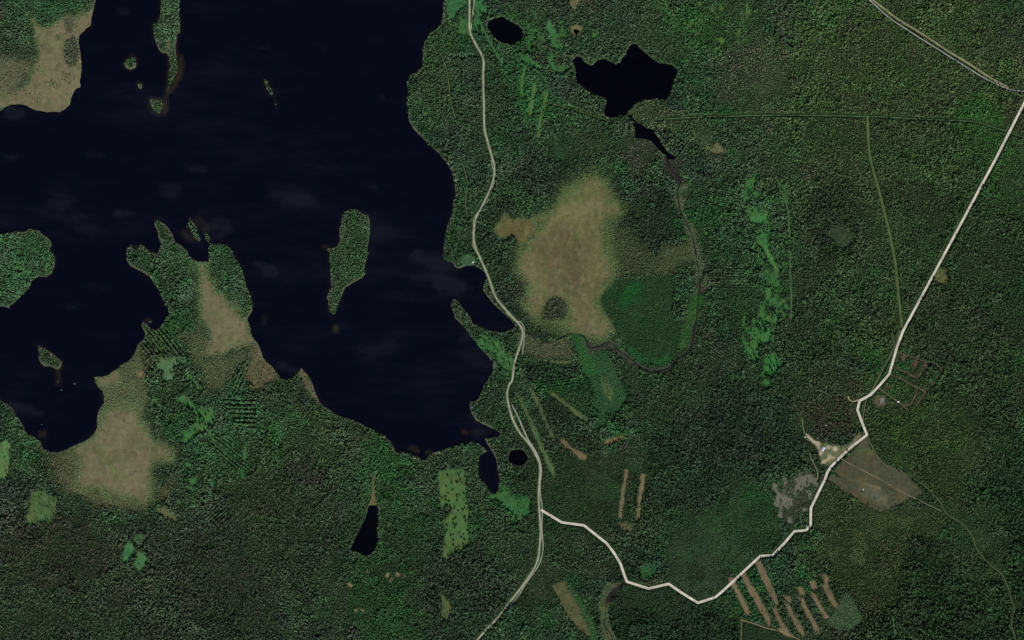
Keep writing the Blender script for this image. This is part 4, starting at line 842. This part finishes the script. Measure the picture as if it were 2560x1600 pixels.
# one geometry-node group scatters the crowns over the points of a forest
def forest_nodes():
    g = bpy.data.node_groups.new('scatter_trees', 'GeometryNodeTree')
    g.interface.new_socket('Geometry', in_out='INPUT', socket_type='NodeSocketGeometry')
    g.interface.new_socket('Geometry', in_out='OUTPUT', socket_type='NodeSocketGeometry')
    n, l = g.nodes, g.links
    gi = n.new('NodeGroupInput'); go = n.new('NodeGroupOutput')
    ci = n.new('GeometryNodeCollectionInfo'); ci.inputs['Collection'].default_value = SHAPES
    ci.inputs['Separate Children'].default_value = True; ci.inputs['Reset Children'].default_value = True
    ip = n.new('GeometryNodeInstanceOnPoints')
    ip.inputs['Pick Instance'].default_value = True
    def na(name, dt):
        q = n.new('GeometryNodeInputNamedAttribute'); q.data_type = dt; q.inputs['Name'].default_value = name; return q.outputs['Attribute']
    l.new(gi.outputs[0], ip.inputs['Points']); l.new(ci.outputs[0], ip.inputs['Instance'])
    l.new(na('shape', 'INT'), ip.inputs['Instance Index']); l.new(na('turn', 'FLOAT_VECTOR'), ip.inputs['Rotation']); l.new(na('size', 'FLOAT_VECTOR'), ip.inputs['Scale'])
    l.new(ip.outputs[0], go.inputs[0])
    return g
GN = forest_nodes()
def forest(name, label, px, py, shape, size, tint):
    n = len(px)
    me = bpy.data.meshes.new(name); me.vertices.add(n)
    hz = sampleF(H, px, py); xy = wx(np.stack([px, py], -1))
    me.vertices.foreach_set('co', np.column_stack([xy, hz - .1]).astype(np.float32).ravel())
    def at(nm, ty, key, v):
        q = me.attributes.new(nm, ty, 'POINT'); q.data.foreach_set(key, v.ravel())
    at('shape', 'INT', 'value', shape.astype(np.int32))
    tu = np.column_stack([rng.normal(0, .05, n), rng.normal(0, .05, n), rng.uniform(0, 6.283, n)]).astype(np.float32)
    at('turn', 'FLOAT_VECTOR', 'vector', tu); at('size', 'FLOAT_VECTOR', 'vector', size.astype(np.float32))
    c4 = np.ones((n, 4), np.float32); c4[:, :3] = tint; at('tint', 'FLOAT_COLOR', 'color', c4)
    o = bpy.data.objects.new(name, me); COL.objects.link(o)
    md = o.modifiers.new('trees', 'NODES'); md.node_group = GN
    return tag(o, label, kind='stuff')

# ------------------------------------------------------------------ where the trees stand
SP = 3.35
mx0, mx1, my0, my1 = -110, 2670, -110, 1710
cx = np.arange(mx0, mx1, SP); cy = np.arange(my0, my1, SP * .87)
TX, TY = np.meshgrid(cx, cy)
TX = TX + (np.arange(len(cy)) % 2)[:, None] * SP / 2
TX = (TX + rng.uniform(-.46, .46, TX.shape) * SP).ravel(); TY = (TY + rng.uniform(-.46, .46, TY.shape) * SP).ravel()
wsd = sampleF(WS, TX, TY); den = sampleF(D, TX, TY)
den = den * sstep(.6, 2.2, wsd - 1.9 * sampleF(RIMN, TX, TY))
# ditched plantations: rows with open furrows between them
ROWS = [(t(2,1,"1800,980 2220,1000 2300,1230 1900,1240"), 2, 6.6), (t(2,1,"1760,190 2060,220 2060,460 1760,430"), 12, 6.2), (t(2,2,"1760,240 1850,130 2160,300 2100,460 1900,380"), 33, 6.6),
        (J(t(0,3,"1560,1380 1850,1130 1950,1020 2170,1240 2230,1420 2250,1560 1500,1560")), -22, 6.6), (t(0,2,"1360,90 1500,60 1720,250 1840,360 1700,360 1330,330 1290,230"), 52, 9), (t(0,2,"2190,450 2340,450 2300,640 2190,700"), -68, 8.5),
        (t(0,2,"2120,740 2419,740 2440,1010 2250,1000 2130,850"), 2, 11), (t(0,2,"1950,1060 2160,1120 2400,1340 2380,1420 2200,1400 2020,1230"), 38, 9), (t(2,0,"1540,1430 1640,1150 1720,1140 1640,1512 1540,1512"), -55, 7),
        (t(0,0,"290,110 420,160 400,230 320,180"), 36, 6), (t(0,0,"420,170 700,80 760,20 620,20 560,120"), -16, 6), (t(2,3,"430,760 560,770 760,950 640,960 440,830"), 34, 7), (t(2,3,"640,700 960,600 980,720 660,840"), -16, 7),
        (t(0,3,"1900,330 2100,180 2200,260 2120,420 2020,420"), -42, 8), (t(2,2,"220,560 640,520 640,600 240,710"), -8, 7), (t(0,1,"1500,880 1560,880 1720,1130 1660,1150"), 58, 7), (t(0,2,"1450,110 1560,60 1720,260 1640,300"), 52, 9), (t(1,1,"1830,260 1900,260 1900,400 1840,420"), 0, 30)]
keep = rng.random(TX.size) < den * np.where(den > .6, sstep(.20, .34, fbm(TX, TY, 13, 71, 3)), 1)
for pl, ang, per in ROWS:
    bb = bbox(pl)
    m = (TX > bb[0] - 5) & (TX < bb[2] + 5) & (TY > bb[1] - 5) & (TY < bb[3] + 5)
    ix = np.nonzero(m)[0]
    d = sdf(pl, TX[ix], TY[ix]) + (fbm(TX[ix], TY[ix], 18, 71, 2) - .5) * 12
    a = math.radians(ang)
    v = -math.sin(a) * TX[ix] + math.cos(a) * TY[ix] + (fbm(TX[ix], TY[ix], 40, 72, 2) - .5) * 3
    inrow = d < 0
    ph = v / per; fr = ph - np.floor(ph)
    nv = (np.floor(ph) + .5) * per + (fr - .5) * per * .52        # planted rows, furrows left open
    TX[ix[inrow]] += (-math.sin(a) * (nv - v))[inrow]; TY[ix[inrow]] += (math.cos(a) * (nv - v))[inrow]
for pl, rad in KEEPOUT:
    bb = bbox(pl)
    m = (TX > bb[0] - 12) & (TX < bb[2] + 12) & (TY > bb[1] - 12) & (TY < bb[3] + 12) & keep
    ix = np.nonzero(m)[0]
    if len(ix):
        d = ldist(pl, TX[ix], TY[ix])
        keep[ix[d < rad + 1.3 + .6 * rng.random(len(ix))]] = False
TX, TY = TX[keep], TY[keep]
n = TX.size
ht = sampleF(HT, TX, TY); br = sampleF(BR, TX, TY); tint = sampleF(T, TX, TY)
bushy = ht < .36
u = rng.random(n)
conif = rng.random(n) >= br
shape = np.where(bushy, 7 + (u * 2).astype(int), np.where(conif, np.where(rng.random(n) < .6, (u * 3).astype(int), 3 + (u * 2).astype(int)), 5 + (u * 2).astype(int)))
bright = np.exp(rng.normal(0, .15, n)) * (0.80 + .40 * fbm(TX, TY, 12, 91, 3))
FOL = 1.86
tint = tint / K * FOL * bright[:, None] * (1 + rng.normal(0, .06, (n, 3)))
tint *= np.where(conif & ~bushy, .92, 1.08)[:, None]
tint = np.clip(tint, .006, .45)
sh_ = np.where(bushy, np.clip(ht / .36, .35, 1.0) * rng.uniform(.75, 1.2, n), np.clip(ht, .36, 1.35) * rng.uniform(.72, 1.22, n))
sw = np.where(bushy, rng.uniform(.75, 1.1, n), np.clip(.45 + .55 * ht, .5, 1.2) * rng.choice([.72, .85, 1., 1.15, 1.4], n) * rng.uniform(.85, 1.12, n) * .93)
grp = fbm(TX, TY, 10, 777, 3)
sh_ = sh_ * (.72 + .40 * grp); big = (rng.random(n) < .04) & ~bushy & (ht > .6)
sh_ = np.where(big, sh_ * 1.25, sh_); sw = np.where(big, sw * 1.25, sw * (.88 + .2 * grp))
size = np.column_stack([sw, sw, sh_])
ii = np.round((TX - x0) / ST).astype(int) + 4; jj = np.round((TY - y0) / ST).astype(int) + 4
isl = np.where(isl_sd[jj, ii] < 6, isl_id[jj, ii], -1)
lab = LAB[jj, ii]
names = np.array([''] + [p[0] for p in PATCH[1:]])
onbog = (isl < 0) & ((names[lab] == 'bog') | ((sampleF(D, TX, TY) < .7) & bushy & (names[lab] == '')))
onscr = (isl < 0) & (names[lab] == 'scrub')
rest = (isl < 0) & ~onbog & ~onscr
def sub(m): return TX[m], TY[m], shape[m], size[m], tint[m]
forest('forest', 'dense boreal forest of spruce, pine and birch covering the land', *sub(rest))
forest('bog_scrub', 'stunted pines and heath thinning out over the bog margins', *sub(onbog))
forest('willow_scrub', 'low dense scrub on damp and felled ground', *sub(onscr))
for k, (pl, lb) in enumerate(ISLES):
    m = isl == k
    if m.sum(): forest('island_forest', 'trees covering the ' + lb, *sub(m))

# ------------------------------------------------------------------ single trees that stand apart
ONE = {}
def single(kind, px, py, s, label, group, col):
    if kind not in ONE:
        ONE[kind] = (trunk_mesh(kind), [crown_mesh(kind, 100 + i, M_LEAF1) for i in range(3)])
    tr, crs = ONE[kind]
    hz = float(sampleF(H, np.array([px]), np.array([py]))[0]); q = wx(np.array([px, py]))
    e = bpy.data.objects.new({'spruce': 'spruce_tree', 'pine': 'pine_tree', 'birch': 'birch_tree', 'bush': 'willow_bush'}[kind], None)
    e.empty_display_size = 1; e.location = (q[0], q[1], hz - .05); e.rotation_euler = (0, 0, random.random() * 6.28)
    e.scale = (s, s, s * random.uniform(.9, 1.1)); COL.objects.link(e)
    tag(e, label, 'bush' if kind == 'bush' else 'tree', group)
    for nm, me in (('trunk', tr), ('crown', random.choice(crs))):
        o = bpy.data.objects.new(nm, me); COL.objects.link(o); o.parent = e
        c = alb(col) * .62
        o.color = (*np.clip(c * random.uniform(.8, 1.2), .004, .6), 1)
DG = (46, 66, 44)
W1 = 'zeroth first second third fourth fifth sixth seventh eighth ninth tenth eleventh twelfth thirteenth fourteenth fifteenth sixteenth seventeenth eighteenth nineteenth'.split()
W10 = {2: 'twent', 3: 'thirt', 4: 'fort', 5: 'fift', 6: 'sixt'}
def nth(k):
    return W1[k] if k < 20 else W10[k // 10] + ('ieth' if k % 10 == 0 else 'y-' + W1[k % 10])
def many(kind, pts, s, label, group, col=DG, by=1, end='north'):
    pts = sorted([tuple(p) for p in pts], key=lambda p: p[by])
    for k, p in enumerate(pts):
        single(kind, p[0], p[1], s * 1.22 * random.uniform(.8, 1.2), label % (nth(k + 1) + ' from the ' + end), group, col)
many('spruce', z(430,1010,20.16,"820,110 930,260 1075,300 1260,330 1355,540 1210,610 1480,640 1710,540 1640,800 1420,980 1560,930 1690,1060 1840,370 2070,850 1830,1080 1100,980 1210,880 1990,1130 900,1350 960,1060 780,1130 1400,700 1180,1340 1420,1450 1670,1380"), 1.15, 'dark lone spruce, %s in the sprawling bright clearing', 'spruces dotting the sprawling clearing')
many('spruce', z(380,880,15.12,"960,370 720,790 860,560 830,1010 270,390 740,190 1050,420 500,280"), 1.0, 'dark lone spruce, %s in the boot shaped clearing', 'spruces in the boot shaped clearing')
many('birch', z(1140,0,15.12,"840,30 760,545 940,500 1040,620 1080,590 640,770 670,700 950,770 1060,830 1080,1000 740,1095 860,1085 920,1080 920,1210 1130,1130 1090,90 1030,195 1150,190 700,1240 620,900"), 1.0, 'round tree, %s in the roadside meadow by the oval pond', 'trees dotting the roadside meadow', (40,68,42))
many('spruce', J(z(2200,60,15.12,"1215,275 1275,290 1330,325 1380,350 1440,400 1475,430 1530,440 1560,490 1620,520 1700,560 1730,590 1790,610 1850,660 1900,690 1950,730 2010,750 2060,770 2120,810 2200,860 2260,920 2310,950 2370,980 1170,240 1120,220"), t(3,0,"1750,545 1790,568 1830,590 1880,625 1930,650 1980,685 2030,715 2080,740 2130,765 2180,790 2225,815 2260,832")), .6, 'small spruce, %s in the row beside the north-east road', 'row of young spruces beside the north-east road', (44,52,44), 0, 'west')
many('birch', t(1,2,"2260,265 2330,280 2250,240 2290,300 2330,370 2370,300 2350,390 2390,360 2400,420 2210,230 2310,240 2270,320 2400,300 2340,420 2170,215"), .9, 'round tree, %s in the bright headland meadow', 'trees dotting the headland meadow', (44,72,44))
many('spruce', J(z(1880,760,20.16,"250,1000 370,1100 440,1200 640,1230 350,1290 460,1300 740,1330 620,1440 1050,760 1210,570 1180,420 1480,560 560,980 1330,1010 250,1150 700,1400"), t(2,2,"2310,60 2350,130 2390,90 2330,240 2360,220 2290,330 2310,370 2280,290 2400,430 2260,350 2370,60 2240,240"), t(3,2,"30,400 60,440 20,450 80,380 40,480 90,430 10,360")), .95, 'dark tree, %s in the glades of the eastern chain', 'trees dotting the eastern glades', (40,64,40))
many('pine', t(2,1,"492,910 440,1025 610,945 700,1010 540,1180 640,820"), .42, 'tiny dark pine, %s far out on the ochre central bog', 'stunted pines on the central bog', (56,56,42))
many('pine', t(0,2,"1130,1030 1205,975 1160,1100 1400,1230 1100,920 1240,1330"), .45, 'tiny dark pine, %s on the big tan south-west bog', 'stunted pines on the south-west bog', (60,60,46))
many('pine', t(0,0,"365,675 360,970 335,890 500,790 480,810 520,830 380,640 400,455 570,330 500,770 690,300 250,905 600,700 640,745 660,720"), .5, 'small dark pine, %s on the tan north-west bog', 'stunted pines on the north-west bog', (62,66,50))
many('spruce', z(2080,1120,10.08,"1640,540 1690,590 1815,605 1870,640 910,1420 1090,1465 200,745 120,690 60,650"), .7, 'dark tree, %s along the edge of the hay field', 'trees edging the hay field', (40,60,38))
many('spruce', t(0,2,"1470,805 1455,795"), .8, 'dark spruce, %s of two beside a pale hollow in the west forest', 'two spruces by the pale hollow')
def inside(pl, num, seed, gap):
    r = random.Random(seed); bb = bbox(pl); out = []
    for _ in range(4000):
        if len(out) >= num: break
        if r.random() < .35: gap = r.choice((3, 5, 9))
        p = (r.uniform(bb[0], bb[2]), r.uniform(bb[1], bb[3]))
        if sdf(pl, np.array([p[0]]), np.array([p[1]]))[0] < -2.5 and all(math.hypot(p[0] - q[0], p[1] - q[1]) > gap for q in out): out.append(p)
    return out
PC = {lb: pl for nm, lb, pl, c, dn in CLEAR}
many('bush', inside(PC['long bright felled block with stray bushes'], 60, 3, 7), 1.0, 'dark bush, %s on the long bright felled block', 'bushes on the long felled block', (46,74,40))
many('spruce', inside(PC['square thinned felling with dark saplings in the south-west'], 26, 4, 7), .6, 'dark sapling, %s on the square thinned felling', 'saplings on the square felling', (44,66,42))

# ------------------------------------------------------------------ buildings
M_WALL = mat_plain('weathered_boards', (.30, .24, .18), .85, .1, .3, 2)
M_ROOFB = mat_plain('pale_blue_sheet_roof', (.62, .72, .80), .45, .3, .12, .8)
M_ROOFW = mat_plain('white_sheet_roof', (.78, .78, .74), .5, .3, .12, .8)
M_DARK = mat_plain('dark_glass', (.02, .025, .03), .15, .5, .1, 1)
M_TRIM = mat_plain('white_trim', (.75, .74, .70), .7, .2, .1, 2)
M_BRICK = mat_plain('chimney_brick', (.30, .13, .09), .9, .1, .3, 5)
M_STONE = mat_plain('lake_rock', (.22, .21, .19), .9, .1, .35, .8)
def pmesh(name, V, F, mat, parent):
    me = bpy.data.meshes.new(name); me.from_pydata(V, [], F); me.update(); me.materials.append(mat)
    o = bpy.data.objects.new(name, me); COL.objects.link(o); o.parent = parent
    return o
def box(x0_, x1_, y0_, y1_, z0_, z1_):
    V = [(x, y, zz) for zz in (z0_, z1_) for y in (y0_, y1_) for x in (x0_, x1_)]
    return V, [(0, 2, 3, 1), (4, 5, 7, 6), (0, 1, 5, 4), (2, 6, 7, 3), (0, 4, 6, 2), (1, 3, 7, 5)]
def house(name, label, px, py, rot, L, W, hw, hr, roofm, chim=True, group=None):
    hz = float(sampleF(H, np.array([px]), np.array([py]))[0]); q = wx(np.array([px, py]))
    e = bpy.data.objects.new(name, None); e.location = (q[0], q[1], hz); e.rotation_euler = (0, 0, math.radians(rot)); COL.objects.link(e)
    tag(e, label, 'house' if chim else 'shed', group)
    a, b = L / 2, W / 2
    V = [(-a, -b, -.3), (a, -b, -.3), (a, b, -.3), (-a, b, -.3), (-a, -b, hw), (a, -b, hw), (a, b, hw), (-a, b, hw), (-a, 0, hw + hr * .93), (a, 0, hw + hr * .93)]
    F = [(0, 1, 5, 4), (2, 3, 7, 6), (1, 2, 6, 9, 5), (3, 0, 4, 8, 7)]
    pmesh('wall', V, F, M_WALL, e)
    oa, ob, th = a + .5, b + .5, .18
    sl_ = hr / b; lo = hw - .5 * sl_
    prof = [(-ob, lo), (0, hw + hr), (ob, lo), (ob, lo + th), (0, hw + hr + th), (-ob, lo + th)]
    V = [(x, y, zz) for x in (-oa, oa) for y, zz in prof]
    F = [(0, 6, 7, 1), (1, 7, 8, 2), (2, 8, 9, 3), (3, 9, 10, 4), (4, 10, 11, 5), (5, 11, 6, 0), (5, 4, 1, 0), (4, 3, 2, 1), (6, 7, 10, 11), (7, 8, 9, 10)]
    rf = pmesh('roof', V, F, roofm, e)
    for s in np.arange(-oa + .6, oa, 1.2):           # standing seams of the sheet roof
        for sg in (-1, 1):
            y0_, y1_ = sorted((sg * .05, sg * ob))
            Vs = []
            for x in (s - .04, s + .04):
                for y in (y0_, y1_):
                    zz = hw + hr + th - abs(y) * sl_
                    Vs += [(x, y, zz - .02), (x, y, zz + .07)]
            pmesh('roof_seam', Vs, [(0, 1, 3, 2), (4, 6, 7, 5), (1, 5, 7, 3), (0, 4, 5, 1), (2, 3, 7, 6)], roofm, rf)
    if chim:
        V, F = box(-a * .3 - .4, -a * .3 + .4, .3, 1.1, hw + hr * .4, hw + hr + 1.1); pmesh('chimney', V, F, M_BRICK, rf)
    V, F = box(a + .01, a + .07, -.5, .5, 0, min(2.05, hw - .2)); d = pmesh('door', V, F, M_TRIM, e)
    V, F = box(a + .07, a + .13, .3, .4, .95, 1.1); pmesh('handle', V, F, M_DARK, d)
    if chim:
        for sg in (-1, 1):
            for x in (-a * .55, 0, a * .55):
                y0_, y1_ = sorted((sg * (b + .01), sg * (b + .06)))
                V, F = box(x - .6, x + .6, y0_, y1_, 1.0, 2.2); wd = pmesh('window', V, F, M_TRIM, e)
                y0_, y1_ = sorted((sg * (b + .065), sg * (b + .08)))
                V, F = box(x - .48, x + .48, y0_, y1_, 1.12, 2.08); pmesh('pane', V, F, M_DARK, wd)
    return e
house('house', 'pale blue roofed house in the sandy yard', 2057.4, 1122.3, 58, 12.5, 8.0, 3.2, 2.4, M_ROOFB)
house('shed', 'tiny white roofed shed in the lakeside homestead meadow', 1182.6, 655.4, 10, 5.0, 3.6, 2.2, 1.0, M_ROOFW, False)
house('shed', 'small pale shed among trees at the sandy track head', 2011.8, 1092.3, -30, 4.5, 3.5, 2.2, 1.0, M_ROOFW, False)
house('shed', 'white hut at the hooked end of the bulldozed plot', 2245.4, 1004.2, 20, 4.8, 4.0, 2.3, 1.0, M_ROOFW, False)
house('shed', 'small pale hut alone in the trees north of the yard', 2064.5, 1063.2, 35, 4.0, 3.4, 2.2, 1.0, M_ROOFW, False)
house('shed', 'white hut standing in the hay field south of the farm track', 2158.0, 1223.6, 75, 3.6, 2.2, 2.0, .7, M_ROOFW, False)
# ------------------------------------------------------------------ rocks awash in the lake
def rock(px, py, r, label, group):
    bm = bmesh.new(); bmesh.ops.create_icosphere(bm, subdivisions=3, radius=1)
    for v in bm.verts:
        k = 1 + .45 * mnoise.noise(v.co * 1.3 + Vector((px, py, 0))) + .2 * mnoise.noise(v.co * 3.1 + Vector((py, px, 2)))
        v.co = Vector((v.co.x * r * k * .8, v.co.y * r * k * .6, v.co.z * r * k * .6))
    me = bpy.data.meshes.new('rock'); bm.to_mesh(me); bm.free(); me.materials.append(M_STONE)
    o = bpy.data.objects.new('rock', me); q = wx(np.array([px, py])); o.location = (q[0], q[1], .1); o.rotation_euler = (0, 0, px); COL.objects.link(o)
    tag(o, label, 'rock', group)
RG = 'rocks awash in the lake'
for tx, ty, r, lb in [(545, 585, 1.9, 'upper pale rock awash south of the leaf shaped island'), (580, 660, 2.6, 'lower pale rock awash south of the leaf shaped island'), (703, 602, 2.8, 'pale rock awash alone east of the leaf shaped island'), (393, 990, 1.5, 'tiny rock off the bay shore with brown shallows'), (1420, 15, 3.0, 'pale rock in the notch beside the ditched plantation shore')]:
    q = t(0, 2, '%d,%d' % (tx, ty))[0]; rock(q[0], q[1], r, lb, RG)
q = t(0, 1, '1762,628')[0]; rock(q[0], q[1], 1.6, 'tiny pale rock west of the narrow islet', RG)
q = t(0, 1, '88,1398')[0]; rock(q[0], q[1], 1.8, 'pale rock off the south tip of the western island', RG)
q = t(1, 0, '185,985')[0]; rock(q[0], q[1], 2.0, 'pale rock trailing south of the slender lone islet', RG)
